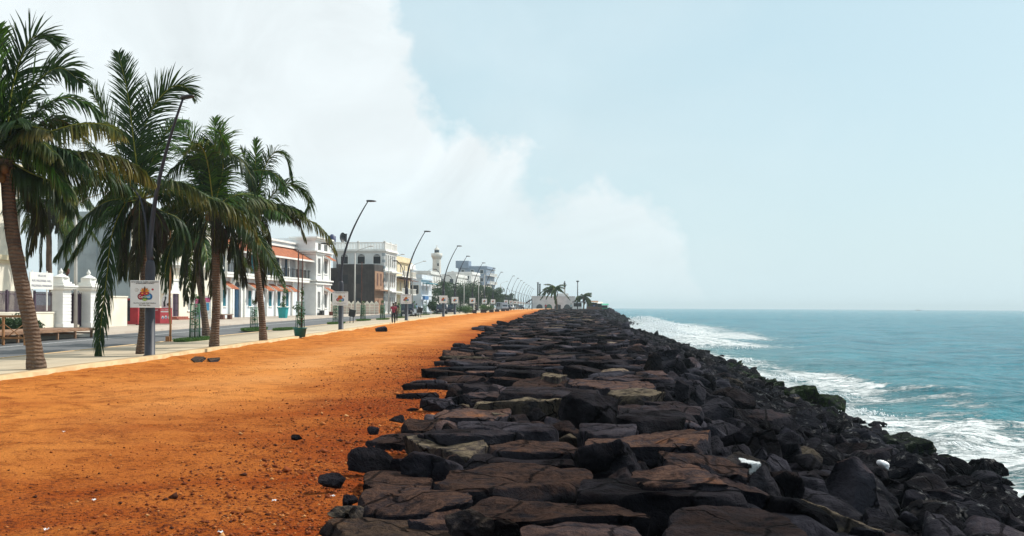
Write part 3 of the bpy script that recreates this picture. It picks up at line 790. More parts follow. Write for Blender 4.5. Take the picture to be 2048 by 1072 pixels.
# extra big blocks on the slope
for _ in range(120):
    yy = 5 + 90 * r.random() ** 1.5; c, w = float(C_(yy)), float(W_(yy)); t_ = r.uniform(.02, .98); cx = c + (w - c) * t_
    if inside(cx, yy, .75): continue
    m = r.uniform(.38, .62); wet = float(np.clip((t_ - .3) / .45, 0, 1))
    rocks.append((cx, yy, float(surf(cx, yy)) - .08, (m * 1.3, m * .8, m * .6), tuple(r.normal(size=2) * .45) + (r.uniform(0, 6.3),), .2 * (1 - wet), wet, 0.0, 0.0, 1))

def emat(e):
    return np.array(Matrix.Rotation(e[2], 3, 'Z') @ Matrix.Rotation(e[1], 3, 'Y') @ Matrix.Rotation(e[0], 3, 'X'))
def score(q):
    x, y, z = q[:3]; d = max(y, 1)
    u = x / d * F + 1024; 
    if u > 2060 or u < 0 or (EYE - z) / d * F + 614 > 1090: return -1
    return q[3][0] * max(q[3][2], .15) / d / d
rocks.sort(key=score, reverse=True)
NIND = 232
def shape_for(q, n, seed):
    rr = np.random.default_rng(seed)
    if q[9] == 0:
        k = int(rr.integers(5, 8)); an = np.sort(rr.uniform(0, .7, k) + np.arange(k) * 2 * math.pi / k); ln, wd = q[3][0], q[3][1]
        poly = np.stack([np.sign(np.cos(an)) * np.abs(np.cos(an)) ** .6 * ln, np.sign(np.sin(an)) * np.abs(np.sin(an)) ** .6 * wd], 1)
        X, Q = slab_shape(n, poly, q[3][2], -q[3][2], rr, 34, 0.03 if n > 8 else .01)
    else:
        X, Q = boulder_shape(n, q[3], rr, 40, 8, .05 if n > 8 else 0)
    return X @ emat(q[4]).T, Q
LAB = {
 "sb": ("flat_rock", "flat stone slab with dusty brown top among the level rocks", "brown topped slabs of the level rock band", "rock slab"),
 "sg": ("flat_rock", "flat stone slab with dark grey top among the level rocks", "dark grey slabs of the level rock band", "rock slab"),
 "sp": ("flat_rock", "pale sandy coloured flat slab among darker level rocks", "pale slabs of the level rock band", "rock slab"),
 "bd": ("boulder", "dry dark angular boulder tumbled on the upper rock slope", "dry boulders of the upper slope", "boulder"),
 "bw": ("boulder", "wet black angular boulder low on the rock slope near the water", "wet black boulders of the lower slope", "boulder"),
 "bm": ("boulder", "black boulder with green weed at the waterline", "weedy boulders at the waterline", "boulder"),
 "bs": ("boulder", "small dark stone filling a gap between big flat slabs", "small stones between the slabs", "stone")}
for i, q in enumerate(rocks[:NIND]):
    X, Q = shape_for(q, 20 if i < 90 else 14, 1000 + i)
    if q[9] == 0: key = "sp" if q[7] > .4 else "sb" if q[5] > .5 else "sg"
    else: key = "bm" if q[8] > .5 else "bw" if q[6] > .35 else "bs" if q[3][0] < .25 else "bd"
    nm, lab, grp, cat = LAB[key]
    o = link(nm, rk_mesh(nm, X, Q, q[5], q[6], q[7], q[8]), None, q[:3])
    tag(o, lab, cat, grp)
rest = rocks[NIND:]
Vs = []; Qs = []; at_c = []; at_m = []; off = 0
# templates for the far ones
tm = {}
for n in (3, 5, 8):
    for kind in (0, 1):
        tm[n, kind] = [shape_for((0, 0, 0, (1., 1., 1.) if kind else (1., 1., 1.), (0, 0, 0), 0, 0, 0, 0, kind), n, 77 + j) for j in range(28)]
for i, q in enumerate(rest):
    sc = score(q); n = 8 if i < 1500 else 5 if q[1] < 90 else 3
    if sc < 0 and q[1] < 60: n = 5
    X, Q = tm[n, q[9]][i % 28]
    if q[9] == 0: X = X / np.abs(X).max(0)
    X = (X * np.array(q[3])) @ emat(q[4]).T + np.array(q[:3])
    Vs.append(X); Qs.append(Q + off); off += len(X)
    at_c.append(np.tile(np.array([q[5], q[6], q[7], rng.choice([.6, .8, 1.0, 1.3, 1.8, 2.4])], np.float32), (len(X), 1))); at_m.append(np.full(len(X), q[8], np.float32))
me = np_mesh("armour_rocks", np.concatenate(Vs), np.concatenate(Qs), None, False, [M_ROCK])
me.attributes.new("rk", 'FLOAT_COLOR', 'POINT').data.foreach_set("color", np.concatenate(at_c).ravel())
me.attributes.new("moss", 'FLOAT', 'POINT').data.foreach_set("value", np.concatenate(at_m))
tag(link("armour_rocks", me), "mass of dark basalt rocks running along the shore into the distance", "rocks", kind="stuff")
print("ROCKS", len(rocks), "faces", len(me.polygons))

# gravel on the sand
def m_grav():
    n = NB("red_gravel"); a = n.attr("rk")
    n.set(color=a.outputs["Color"], rough=0.95, spec=.1); return n.mat
M_GRAV = m_grav()
cnt = 42000
gy = 5.5 + 34 * r.random(cnt) ** 1.9; s = S_(gy); k = K(gy)
tt = r.random(cnt); edge = r.random(cnt) < .35
gx = np.where(edge, s + .5 - np.abs(r.normal(size=cnt)) * 1.5, k + (s - k) * tt)
keep = (gx > k + .1) & (np.abs(gx / gy) < .62); keep &= edge | (fbm2(gx, gy * 1.3, 1.6, 3, 33) > r.normal(-.05, .25, cnt))
gx, gy = gx[keep], gy[keep]; gz = sandz(gx, gy); cnt = len(gx)
B = np.array([(1, 0, 0), (-.5, .87, 0), (-.5, -.87, 0), (.2, .1, .8), (0, 0, -.5)])
TF = np.array([(0, 1, 3), (1, 2, 3), (2, 0, 3), (1, 0, 4), (2, 1, 4), (0, 2, 4)])
sz = np.abs(r.normal(0, .0052, cnt)) + .0030
sz *= np.where(r.random(cnt) < .05, 2.0, 1.0) * np.where(edge[keep], 1.9, 1.0)
an = r.uniform(0, 6.3, cnt); ca, sa = np.cos(an), np.sin(an)
V = np.stack([(B[None, :, 0] * ca[:, None] - B[None, :, 1] * sa[:, None]), (B[None, :, 0] * sa[:, None] + B[None, :, 1] * ca[:, None]) * .8, np.repeat(B[None, :, 2] * .8, cnt, 0)], 2)
V = V * sz[:, None, None] * r.uniform(.7, 1.3, (cnt, 5, 1)) + np.stack([gx, gy, gz + sz * .3], 1)[:, None, :]
T = (TF[None] + (np.arange(cnt) * 5)[:, None, None]).reshape(-1, 3)
me = np_mesh("gravel", V.reshape(-1, 3), None, T, False, [M_GRAV])
pal = np.array([(.22, .055, .018, 1), (.12, .030, .012, 1), (.36, .12, .035, 1), (.06, .022, .014, 1), (.5, .25, .1, 1)], np.float32)
cc = np.repeat(pal[r.choice(5, cnt, p=[.38, .3, .2, .09, .03])], 5, 0)
me.attributes.new("rk", 'FLOAT_COLOR', 'POINT').data.foreach_set("color", cc.ravel())
tag(link("gravel", me), "red brown gravel and crumbs scattered over the orange sand", "gravel", kind="stuff")

# white paint on the painted boulder, cloth, litter
M_WPAINT = pmat("white_paint", (0.82, 0.84, 0.86), (0.7, 0.72, 0.74), 5, .6, .1)
M_CLOTH = pmat("white_cloth", (0.80, 0.80, 0.82), (0.6, 0.6, 0.64), 6, .9, .4)

# painted patch that follows the surface of the painted boulder
def paint_patch():
    me = PAINTED.data; n = len(me.vertices); co = np.zeros(n * 3, np.float32); me.vertices.foreach_get("co", co); co = co.reshape(-1, 3)
    loc = np.array(PAINTED.location); cx, cz = None, None
    W = co + loc; u = W[:, 0] / W[:, 1] * F; v = (EYE - W[:, 2]) / W[:, 1] * F
    U = u - v * ROLL + 1024; Vv = v + u * ROLL + 614
    zones = [[(1478, 916), (1520, 924), (1522, 932), (1482, 926)], [(1506, 926), (1521, 926), (1516, 944), (1498, 940)], [(1496, 936), (1510, 938), (1502, 952), (1498, 948)]]
    def inp(x, y, P):
        c = np.zeros(len(x), bool); j = len(P) - 1
        for i in range(len(P)):
            xi, yi = P[i]; xj, yj = P[j]; c ^= ((yi > y) != (yj > y)) & (x < (xj - xi) * (y - yi) / (yj - yi + 1e-9) + xi); j = i
        return c
    jit = fbm(co * 14, 2, 3) * 2.5
    m = np.zeros(n, bool)
    for P in zones: m |= inp(U + jit, Vv + jit, P)
    return m
_pm = paint_patch()
_wp = PAINTED.data.attributes.new("paint", 'FLOAT', 'POINT'); _wp.data.foreach_set("value", _pm.astype(np.float32))
def m_rock_painted():
    m = M_ROCK.copy(); m.name = "basalt_with_paint"; nt = m.node_tree; b = nt.nodes["Principled BSDF"]
    a = nt.nodes.new("ShaderNodeAttribute"); a.attribute_name = "paint"; mx = nt.nodes.new("ShaderNodeMix"); mx.data_type = 'RGBA'
    src = b.inputs["Base Color"].links[0].from_socket; nt.links.new(a.outputs["Fac"], mx.inputs[0]); nt.links.new(src, mx.inputs[6]); mx.inputs[7].default_value = (.82, .84, .86, 1)
    nt.links.new(mx.outputs[2], b.inputs["Base Color"]); return m
PAINTED.data.materials[0] = m_rock_painted()

print("PAINT", int(_pm.sum()), PAINTED.location[:])
# ---------------------------------------------------------------- buildings
def stucco(name, c, c2=None, dirt=0.35, rough=.9):
    n = NB(name); c2 = c2 or tuple(x * .82 for x in c)
    f = n.rampf(n.noise(.5, 5, .6), .35, .7)
    st = n.rampf(n.noise(1.4, 6, .7, n.vec((1.6, 1.6, .12))), .52, .80)
    col = n.mix(f, c, c2); col = n.mix(n.math('MULTIPLY', st, dirt), col, tuple(x * .42 for x in c))
    n.set(color=col, rough=rough, spec=.2); n.bump(n.noise(14, 4, .6), .2, .02); return n.mat
M_WHITE = stucco("white_wall", (.80, .80, .79), dirt=.18)
M_CREAM = stucco("cream_wall", (.84, .78, .66), dirt=.15)
M_GREYW = stucco("grey_plaster", (.34, .40, .43), (.28, .33, .36), .3)
M_PALEB = stucco("pale_blue_wall", (.62, .68, .74), dirt=.15)
M_TRIM = stucco("white_trim", (.85, .84, .80), dirt=.08)
M_YEL = stucco("faded_yellow_wall", (.72, .62, .42), dirt=.3)
M_PINK = stucco("faded_pink_wall", (.74, .58, .50), dirt=.3)
M_OLDW = stucco("weathered_white_wall", (.66, .67, .66), dirt=.5)
M_FARW = stucco("far_white_wall", (.70, .70, .68), dirt=.35)
M_LIGHTH = stucco("lighthouse_white", (.66, .62, .56), (.56, .53, .48), .4)
M_BLUE = pmat("blue_door_paint", (.018, .070, .14), (.012, .05, .10), 2, .5, .1)
M_TEAL = pmat("teal_shutter", (.02, .26, .33), (.015, .20, .27), 3, .5, .1)
M_BROWNW = pmat("brown_shutter", (.14, .055, .035), (.09, .04, .025), 3, .6, .1)
M_DARK = pmat("dark_opening", (.012, .013, .017), None, 3, .6, 0)
M_GLASS = pmat("window_glass", (.03, .045, .06), (.02, .03, .04), 1, .15, 0)
M_IRON = pmat("dark_iron", (.016, .017, .022), None, 8, .5, .1)
M_PURP = pmat("purple_iron", (.075, .045, .075), (.05, .03, .05), 6, .6, .1)
M_RUST = pmat("rusty_metal", (.12, .04, .025), (.07, .03, .02), 8, .85, .3)
M_WOOD = pmat("raw_wood", (.40, .19, .075), (.26, .115, .045), 3, .8, .4, stretch=(1, 1, .15))
M_DWOOD = pmat("old_planks", (.30, .17, .10), (.18, .10, .06), 2, .85, .4)
def m_tiles():
    n = NB("terracotta_tiles")
    w = n.N.new("ShaderNodeTexWave"); w.wave_type = 'BANDS'; w.bands_direction = 'X'; w.inputs["Scale"].default_value = 1.6; w.inputs["Distortion"].default_value = .6
    n.L.new(n.tc.outputs["Object"], w.inputs["Vector"])
    f = n.noise(2.2, 6, .7)
    c = n.mix(n.rampf(f, .35, .7), (.44, .135, .048), (.26, .075, .03))
    c = n.mix(n.math('MULTIPLY', w.outputs["Fac"], .35), c, (.20, .05, .02))
    n.set(color=c, rough=.85); n.bump(w.outputs["Fac"], .6, .06); return n.mat
M_TILE = m_tiles()
def m_masonry():
    n = NB("dark_rubble_masonry")
    br = n.N.new("ShaderNodeTexBrick"); n.L.new(n.vec((1, 1, 1)), br.inputs["Vector"])
    br.inputs["Scale"].default_value = 2.0; br.inputs["Color1"].default_value = (.050, .040, .038, 1); br.inputs["Color2"].default_value = (.032, .027, .027, 1); br.inputs["Mortar"].default_value = (.07, .06, .055, 1)
    f = n.rampf(n.noise(.8, 6, .7), .3, .7)
    n.set(color=n.mix(f, br.outputs["Color"], (.026, .022, .023)), rough=.95); n.bump(n.noise(6, 5, .7), .6, .08); return n.mat
M_MAS = m_masonry()
M_BRICK = pmat("bare_brick", (.36, .22, .14), (.24, .13, .08), 1.2, .95, .4)

def lineB(d): return (-45.2 + .1495 * d, d)
TH_B = math.atan(.1495)
def frame_rz(theta): return math.pi / 2 - theta
def bthing(name, label, cat, x, d, theta, h=0.03, group=None):
    return thing(name, label, cat, (x, d, float(G(d)) + h), frame_rz(theta), group)
def window(t, xa, xb, za, zb, y=0, mat=None, fmat=None, name="window", sill=True, bars=1, frame=.07, inset=.12):
    m = MB(); m.cur = 0
    m.box(xa, y + inset, za, xb, y + inset + .04, zb)
    m.cur = 1
    for a, b, c, d in ((xa, xa + frame, za, zb), (xb - frame, xb, za, zb), (xa + frame, xb - frame, za, za + frame), (xa + frame, xb - frame, zb - frame, zb)):
        m.box(a, y + inset - .05, c, b, y + inset + .002, d)
    for k in range(bars):
        xm = xa + (xb - xa) * (k + 1) / (bars + 1); m.box(xm - .025, y + inset - .04, za + frame, xm + .025, y + inset + .002, zb - frame)
    if sill: m.box(xa - .1, y - .10, za - .09, xb + .1, y + .10, za - .003)
    return m.build(name, [mat or M_GLASS, fmat or M_TRIM], t)
def window_e(t, ya, yb, za, zb, x=0, mat=None, fmat=None, name="window", arch=False, sill=False):
    """window on the end wall (plane x, seen from -x)"""
    m = MB(); m.box(x - .02, ya, za, x + .03, yb, zb); m.cur = 1
    for a, b, c, d in ((ya - .08, ya, za - .08, zb + .08), (yb, yb + .08, za - .08, zb + .08), (ya, yb, zb, zb + .08), (ya, yb, za - .08, za)):
        m.box(x - .06, a, c, x - .003, b, d)
    m.cur = 0
    if arch:
        n = 8; pts = [(ya + (yb - ya) * k / n, zb + .09 + .22 * math.sin(math.pi * k / n)) for k in range(n + 1)]
        m.prism_x([(p[0], p[1]) for p in pts][::-1], x - .05, x - .004)
    return m.build(name, [mat or M_DARK, fmat or M_TRIM], t)
def awning(t, xa, xb, z1, z0, y0, out, side=None):
    m = MB(); th = .06
    m.cur = 0; m.prism_x([(y0 - .003, z1), (y0 - out, z0), (y0 - out, z0 + th), (y0 - .003, z1 + th)], xa, xb)
    m.cur = 1
    for x in (xa - .03, xb): m.prism_x([(y0 - .003, z1 - .30), (y0 - .003, z1 + .07), (y0 - out, z0 + .07), (y0 - out, z0 - .06)], x, x + .03)
    return m.build("awning", [M_TILE, M_TRIM], t)
def shell(t, L, D, H, holes, mat, name="wall", side_holes=(), mat_side=None, roof=True, parapet=0.0):
    m = MB(); m.wall(L, 0, H, holes)
    m.cur = 1 if mat_side else 0
    m.add([(0, 0, 0), (0, D, 0), (0, D, H), (0, 0, H)], [(3, 2, 1, 0)])
    m.add([(L, 0, 0), (L, D, 0), (L, D, H), (L, 0, H)], [(0, 1, 2, 3)])
    m.add([(0, D, 0), (L, D, 0), (L, D, H), (0, D, H)], [(3, 2, 1, 0)])
    m.cur = 0
    m.add([(0, 0, H), (L, 0, H), (L, D, H), (0, D, H)], [(0, 1, 2, 3)])
    m.add([(0.02, .26, 0.02), (L - .02, .26, 0.02), (L - .02, .26, H - .02), (0.02, .26, H - .02)], [(0, 1, 2, 3)])
    return m.build(name, [mat, mat_side or mat], t)

# far left cream house
x, d = lineB(40)
t = bthing("house", "cream sunlit house front at the far left edge behind the leaning palm trunk", "house", x, d, TH_B)
hs = [(5 + 6 * k, 6.6 + 6 * k, 5.9, 8.2) for k in range(3)] + [(2 + 6 * k, 3.4 + 6 * k, 1.2, 3.4) for k in range(3)]
shell(t, 26.6, 9, 11.5, hs, M_CREAM)
for h in hs: window(t, *h, mat=M_GLASS)
m = MB(); m.box(-.1, -.35, 4.75, 26.75, -.003, 5.1); m.box(-.1, -.2, 4.55, 26.72, -.003, 4.747); m.box(-.15, -.4, 11.1, 26.8, -.003, 11.6); m.build("cornice", M_YEL, t)

# white house with tall grey side wall
x, d = lineB(80.5)
t = bthing("white_house", "white two storey house with tall grey side wall behind the second palm", "house", x, d, TH_B)
hs = [(4.4, 5.9, 6.6, 8.5), (7.1, 8.3, .35, 2.95), (10.0, 10.8, .9, 2.3), (9.0, 10.4, 6.6, 8.5), (12.6, 13.8, 6.6, 8.5), (2.0, 3.0, 1.0, 2.6), (13.4, 14.2, 1.0, 2.4)]
shell(t, 16.2, 7.0, 9.6, hs, M_CREAM, mat_side=M_GREYW)
for i, h in enumerate(hs):
    if i == 1: continue
    window(t, *h, mat=M_GLASS, bars=2)
m = MB(); m.box(7.1, .1, .35, 8.3, .16, 2.95); m.cur = 1; m.box(7.66, .06, .4, 7.74, .098, 2.9)
for z in (.9, 1.6, 2.3):
    m.box(7.15, .07, z, 7.62, .098, z + .04); m.box(7.78, .07, z, 8.25, .098, z + .04)
m.build("door", [M_PURP, M_IRON], t)
m = MB(); m.box(6.6, -.9, 0, 11.4, -.003, .17); m.box(6.8, -.6, .173, 9.0, -.003, .34); m.build("doorstep", pmat("red_step", (.34, .10, .06), (.22, .07, .05), 3), t)
m = MB(); m.box(5.0, -.9, 2.5, 6.9, -.003, 3.7); m.box(4.85, -1.0, 3.703, 7.1, -.003, 3.86); m.build("window_bay", M_TRIM, t)
m = MB(); m.box(-.3, -.7, 5.2, 16.2, -.003, 5.45); m.box(-.15, -.35, 4.98, 16.2, -.003, 5.197); m.box(-.3, -.5, 9.3, 16.3, -.003, 9.75)
for k in range(9): m.box(.4 + 1.9 * k, -.5, 4.6, .6 + 1.9 * k, -.003, 4.977)
m.build("ledge", M_TRIM, t)
m = MB()
for k in range(14): m.box(4.0 + .2 * k, -.68, 5.46, 4.05 + .2 * k, -.63, 6.45)
m.box(3.95, -.70, 6.453, 6.75, -.61, 6.52); m.build("balcony_railing", M_WHITE, t)
m = MB(); m.box(9.15, -.05, 1.3, 9.4, -.003, 2.2); m.build("plaque", M_IRON, t)
m = MB()
for z in (2.2, 3.4, 4.6, 5.8, 7.0, 8.2): m.box(-.03, .2, z, -.003, 7.0, z + .05)
m.tube([(-.12, 3.2, 0), (-.12, 3.2, 9.4)], .05, 6); m.build("drainpipe", M_GREYW, t)

# colonial house
x, d = lineB(97.0)
t = bthing("colonial_house", "white colonial house with orange tiled veranda roof and tall blue arched door", "house", x, d, TH_B)
wx = [1.15, 7.5, 10.6, 13.2, 15.8, 18.4]
hs = [(c - .42, c + .42, 1.25, 3.0) for c in wx] + [(3.25, 4.85, 0.02, 3.55)]
m = MB(); L = 24.0
m.wall(L, 0, 4.6, hs, depth=.25); m.box(.02, .26, .02, L, 5, 4.4)
m.wall(L, 4.6, 9.3, [], y=1.2)
m.box(.02, 1.21, 4.6, L, 7, 9.28); m.add([(0, 0, 4.6), (L, 0, 4.6), (L, 1.2, 4.6), (0, 1.2, 4.6)], [(0, 1, 2, 3)])
m.box(-.02, .3, 0, .018, 7, 9.0)
m.build("wall", stucco("blue_white_wall", (.70, .75, .80), dirt=.12), t)
for c in wx:
    mm = MB(); mm.box(c - .42, .08, 1.25, c + .42, .12, 2.1); mm.cur = 2; mm.box(c - .42, .14, 2.1, c + .42, .18, 3.0)
    mm.cur = 1; mm.box(c - .5, -.1, 1.12, c + .5, .1, 1.247); mm.cur = 0
    for k in range(9): mm.box(c - .36, .05, 1.3 + .09 * k, c + .36, .079, 1.34 + .09 * k)
    mm.box(c - .42, .06, 2.1, c - .34, .139, 3.0); mm.box(c + .34, .06, 2.1, c + .42, .139, 3.0); mm.box(c - .03, .06, 2.1, c + .03, .139, 3.0)
    mm.build("window", [M_TEAL, M_TRIM, M_DARK], t)
    awning(t, c - .95, c + .95, 3.85, 3.05, 0, 1.25)
m = MB(); m.box(3.25, .1, .02, 4.85, .16, 3.55); m.cur = 1; m.box(4.03, .07, .05, 4.07, .098, 3.5)
for a in (3.35, 4.15):
    for z in (.3, 1.4, 2.5): m.box(a, .075, z, a + .6, .098, z + .9)
m.build("door", [M_BLUE, M_BLUE], t)
m = MB(); n = 14          # arch surround with fan light
o_ = [(4.05 + 1.25 * math.cos(math.pi * k / n), 3.4 + .92 * math.sin(math.pi * k / n)) for k in range(n + 1)]
i_ = [(4.05 + .8 * math.cos(math.pi * k / n), 3.4 + .55 * math.sin(math.pi * k / n)) for k in range(n + 1)]
for k in range(n):
    m.prism_y([o_[k], i_[k], i_[k + 1], o_[k + 1]][::-1], -.16, -.003)
m.box(2.8, -.16, 0, 3.23, -.003, 3.4); m.box(4.87, -.16, 0, 5.3, -.003, 3.4)
m.cur = 1; m.prism_y(i_[::-1], -.02, -.004)
m.build("door_arch", [M_TRIM, M_DARK], t)
for c in (.2, 2.3, 5.85, 9.1, 11.9, 14.5, 17.1, 19.7, 22.3):
    m = MB(); m.box(c - .17, -.22, 0, c + .17, -.003, 4.25); m.build("pilaster", M_TRIM, t)
    m = MB(); m.box(c - .11, -.75, 4.86, c + .11, -.55, 7.3); m.build("column", M_TRIM, t)
m = MB(); m.box(-.2, -.95, 4.3, 24.0, -.003, 4.62); m.box(-.25, -1.0, 4.623, 24.0, 1.19, 4.85); m.build("balcony", M_TRIM, t)
m = MB()
for k in range(60): m.box(.1 + .395 * k, -.90, 4.86, .13 + .395 * k, -.87, 5.8)
for c in range(18): m.box(.2 + 1.36 * c, -.93, 4.86, .3 + 1.36 * c, -.84, 5.95)
m.box(0, -.92, 5.803, 23.9, -.85, 5.86); m.build("balcony_railing", M_IRON, t)
for c in (1.2, 3.9, 7.4, 10.5, 13.2, 15.8, 18.4, 21.0):
    mm = MB(); mm.box(c - .5, 1.08, 4.87, c + .5, 1.18, 7.2); mm.cur = 1; mm.box(c - .03, 1.04, 4.9, c + .03, 1.078, 7.1); mm.build("veranda_door", [M_BLUE if c != 10.5 else M_TEAL, M_TEAL], t)
m = MB(); m.prism_x([(-1.35, 7.12), (-1.35, 7.22), (1.19, 8.68), (1.19, 8.56)], -.1, 24.0); m.build("roof", M_TILE, t)
m = MB(); m.box(-.1, -1.42, 7.0, 24.0, -1.353, 7.2); m.box(0, .85, 8.70, 24.0, 1.19, 8.95); m.box(0, .80, 9.28, 24.0, 1.45, 9.5); m.build("cornice", M_TRIM, t)
# corner tower of the same house
m = MB(); X0, X1 = 24.003, 29.6
m.add([(X0, -1.5, 0), (X0, 6, 0), (X0, 6, 10.2), (X0, -1.5, 10.2)], [(3, 2, 1, 0)])
mt = MB(); mt.wall(X1, 0, 10.2, [(25.0, 26.0, 1.0, 3.2), (27.6, 28.6, 1.0, 3.0), (27.6, 28.6, 5.6, 7.4), (25.0, 26.0, 5.5, 7.6), (25.0, 26.2, 8.6, 9.6), (27.3, 28.6, 8.6, 9.6)], y=-1.5, x0=X0)
b0 = len(m.v); m.v += mt.v; m.f += [[b0 + i for i in f] for f in mt.f]; m.m += mt.m; m.sm += mt.sm
m.add([(X1, -1.5, 0), (X1, 6, 0), (X1, 6, 10.2), (X1, -1.5, 10.2)], [(0, 1, 2, 3)])
m.box(X0 + .01, -1.22, .02, X1 - .02, 5.9, 10.18)
m.build("tower", M_WHITE, t)
for q in [(25.0, 26.0, 1.0, 3.2), (27.6, 28.6, 1.0, 3.0), (27.6, 28.6, 5.6, 7.4), (25.0, 26.0, 5.5, 7.6), (25.0, 26.2, 8.6, 9.6), (27.3, 28.6, 8.6, 9.6)]:
    window(t, *q, y=-1.5, mat=M_DARK, fmat=M_TRIM)
for q in ((27.2, 29.1, 3.75, 3.05), (27.2, 29.1, 8.05, 7.35)): awning(t, q[0], q[1], q[2], q[3], -1.5, 1.2)
m = MB()
for z, e in ((4.15, .25), (4.55, .4), (8.1, .2), (8.35, .38), (10.15, .42), (9.95, .25)): m.box(X0 - e, -1.5 - e, z, X1 + e, -1.503, z + .19); m.box(X0 - e, -1.5, z, X0 - .003, 2.0, z + .19)
for xx in (24.05, 26.6, 29.3): m.box(xx, -1.62, 0, xx + .28, -1.503, 4.1); m.box(xx, -1.62, 4.75, xx + .28, -1.503, 8.05)
m.build("tower_cornice", M_TRIM, t)
m = MB(); m.box(24.9, -2.1, .05, 25.9, -1.75, .75)
for k in range(7): m.box(24.95, -2.12, .12 + .08 * k, 25.85, -2.102, .16 + .08 * k)
tt = m.build("air_conditioner", M_IRON, None, t.location, t.rotation_euler.z); tag(tt, "black boxed air conditioner on the ground by the colonial house tower", "air conditioner")

# roadside wall with railing, sign and gate pillars (left)
def lineG(d): return (-38.2 + .1495 * d, d)
x, d = lineG(50.0)
t = bthing("garden_wall", "low white garden wall with purple bar railing left of the gate", "wall", x, d, TH_B)
m = MB(); m.box(-12, 0, 0, 9.4, .3, 1.08); m.box(-12, -.04, 1.083, 9.4, .34, 1.16); m.build("wall", M_CREAM, t)
m = MB()
for k in range(88): m.box(.6 + .1 * k, .13, 1.163, .635 + .1 * k, .165, 2.42)
m.box(.5, .12, 2.22, 9.38, .18, 2.27); m.box(.5, .12, 1.25, 9.38, .18, 1.29)
for xx in (2.8, 5.1, 7.6): m.box(xx, .08, 1.163, xx + .09, .2, 2.5)
m.build("railing", M_PURP, t)
x, d = lineG(63.4)
t = bthing("garden_wall", "white wall right of the gate pillars behind the hanging palm frond", "wall", x, d, TH_B)
m = MB(); m.box(0, 0, 0, 4.2, .3, 2.1); m.box(0, -.05, 2.103, 4.25, .35, 2.2); m.build("wall", M_CREAM, t)
def pillar(d, label):
    x, d = lineG(d); t = bthing("gate_pillar", label, "pillar", x, d, TH_B, group="white gate pillars")
    m = MB()
    m.box(-.55, -.55, 0, .55, .55, .35); m.box(-.42, -.42, .353, .42, .42, 2.5)
    for k in range(9): m.box(-.445, -.445, .5 + .22 * k, .445, .445, .66 + .22 * k)
    m.build("shaft", M_OLDW if False else M_WHITE, t)
    m = MB()
    for z, w in ((2.503, .5), (2.60, .66), (2.73, .74), (2.84, .58), (2.96, .46)): m.box(-w, -w, z, w, w, z + .10)
    m.box(-.36, -.36, 3.063, .36, .36, 3.32)
    m.lathe([(.50, 3.323), (.46, 3.38), (.30, 3.46), (.16, 3.55), (.07, 3.60), (.13, 3.68), (.12, 3.76), (.05, 3.86), (.015, 3.95)], 12)
    m.build("capital", M_TRIM, t); return t
pillar(59.95, "ornate white gate pillar with finial, next to the white sign")
pillar(62.9, "ornate white gate pillar right of the gate, half hidden by the hanging frond")
x, d = lineG(60.4)
t = bthing("gate", "purple metal gate between the two white pillars", "gate", x, d, TH_B)
m = MB(); m.box(.05, .2, .1, 2.05, .24, 2.3)
for k in range(12): m.box(.08 + .17 * k, .16, .12, .12 + .17 * k, .197, 2.4)
m.build("leaf", M_PURP, t)
# sign board with three lines
M_SIGN = pmat("sign_white", (.78, .78, .74), (.70, .70, .67), 2, .6, 0)
M_INK = pmat("sign_ink", (.05, .05, .14), None, 5, .7, 0)
def text_mesh(name, txt, size, mat, parent, loc, rot, align='CENTER', ext=.004, sx=1.0, label=None):
    cu = bpy.data.curves.new("lettering", 'FONT'); cu.body = txt; cu.size = size; cu.align_x = align; cu.align_y = 'CENTER'; cu.extrude = ext
    o = bpy.data.objects.new("lettering_tmp", cu); COL.objects.link(o)
    bpy.context.view_layer.update()
    me = bpy.data.meshes.new_from_object(o.evaluated_get(bpy.context.evaluated_depsgraph_get()))
    bpy.data.objects.remove(o); bpy.data.curves.remove(cu)
    me.materials.clear(); me.materials.append(mat)
    for v in me.vertices: v.co.x *= sx
    o = link(name, me, parent, loc); o.rotation_euler = rot; return o
RX = (math.pi / 2, 0, 0)
x, d = lineG(56.8)
t = bthing("sign_board", "white sign board with blue lettering above the purple railing", "sign", x, d, TH_B)
m = MB(); m.box(0, -.12, 2.55, 2.22, -.06, 3.6); m.build("panel", M_SIGN, t)
m = MB(); m.box(.3, -.055, 1.2, .36, .0, 3.7); m.box(1.7, -.055, 1.2, 1.76, .0, 3.7); m.build("posts", M_TRIM, t)
text_mesh("lettering", "VILLE DE", .17, M_INK, t, (1.11, -.123, 3.38), RX, sx=1.2)
text_mesh("lettering", "N.M. PALLIVASAL HALL", .20, M_INK, t, (1.11, -.123, 3.07), RX, sx=.92)
text_mesh("lettering", "PALLIVASAL MANDRAM", .20, M_INK, t, (1.11, -.123, 2.76), RX, sx=.92)

# old stone house
TH4 = math.atan(.13)
t = bthing("old_house", "three storey old house, white top floor with balustrade above dark rubble walls", "house", -21.3, 143, TH4)
m = MB(); m.box(0, 0, 0, 5.0, 6.1, 7.65); m.box(3, 6.1, 0, 8, 9.4, 7.2)
m.build("rubble_wall", M_MAS, t)
m = MB(); m.box(.05, -.12, 0.05, 4.9, -.003, 6.6); m.box(-.05, -.14, 3.55, 5.5, -1.0, 3.75); m.build("brick_face", M_BRICK, t)
for ya, za in ((2.0, 4.6), (4.2, 4.6), (2.1, 1.0), (4.4, 1.0)):
    mm = MB(); mm.box(-.05, ya, za, -.003, ya + .9, za + 1.4); mm.build("window", M_DARK, t)
for xa, z in ((1.0, 4.4), (3.0, 4.4), (1.4, .2), (3.4, .2)):
    mm = MB(); mm.box(xa, -.16, z, xa + .6, -.123, z + 1.9); mm.build("window", M_BROWNW, t)
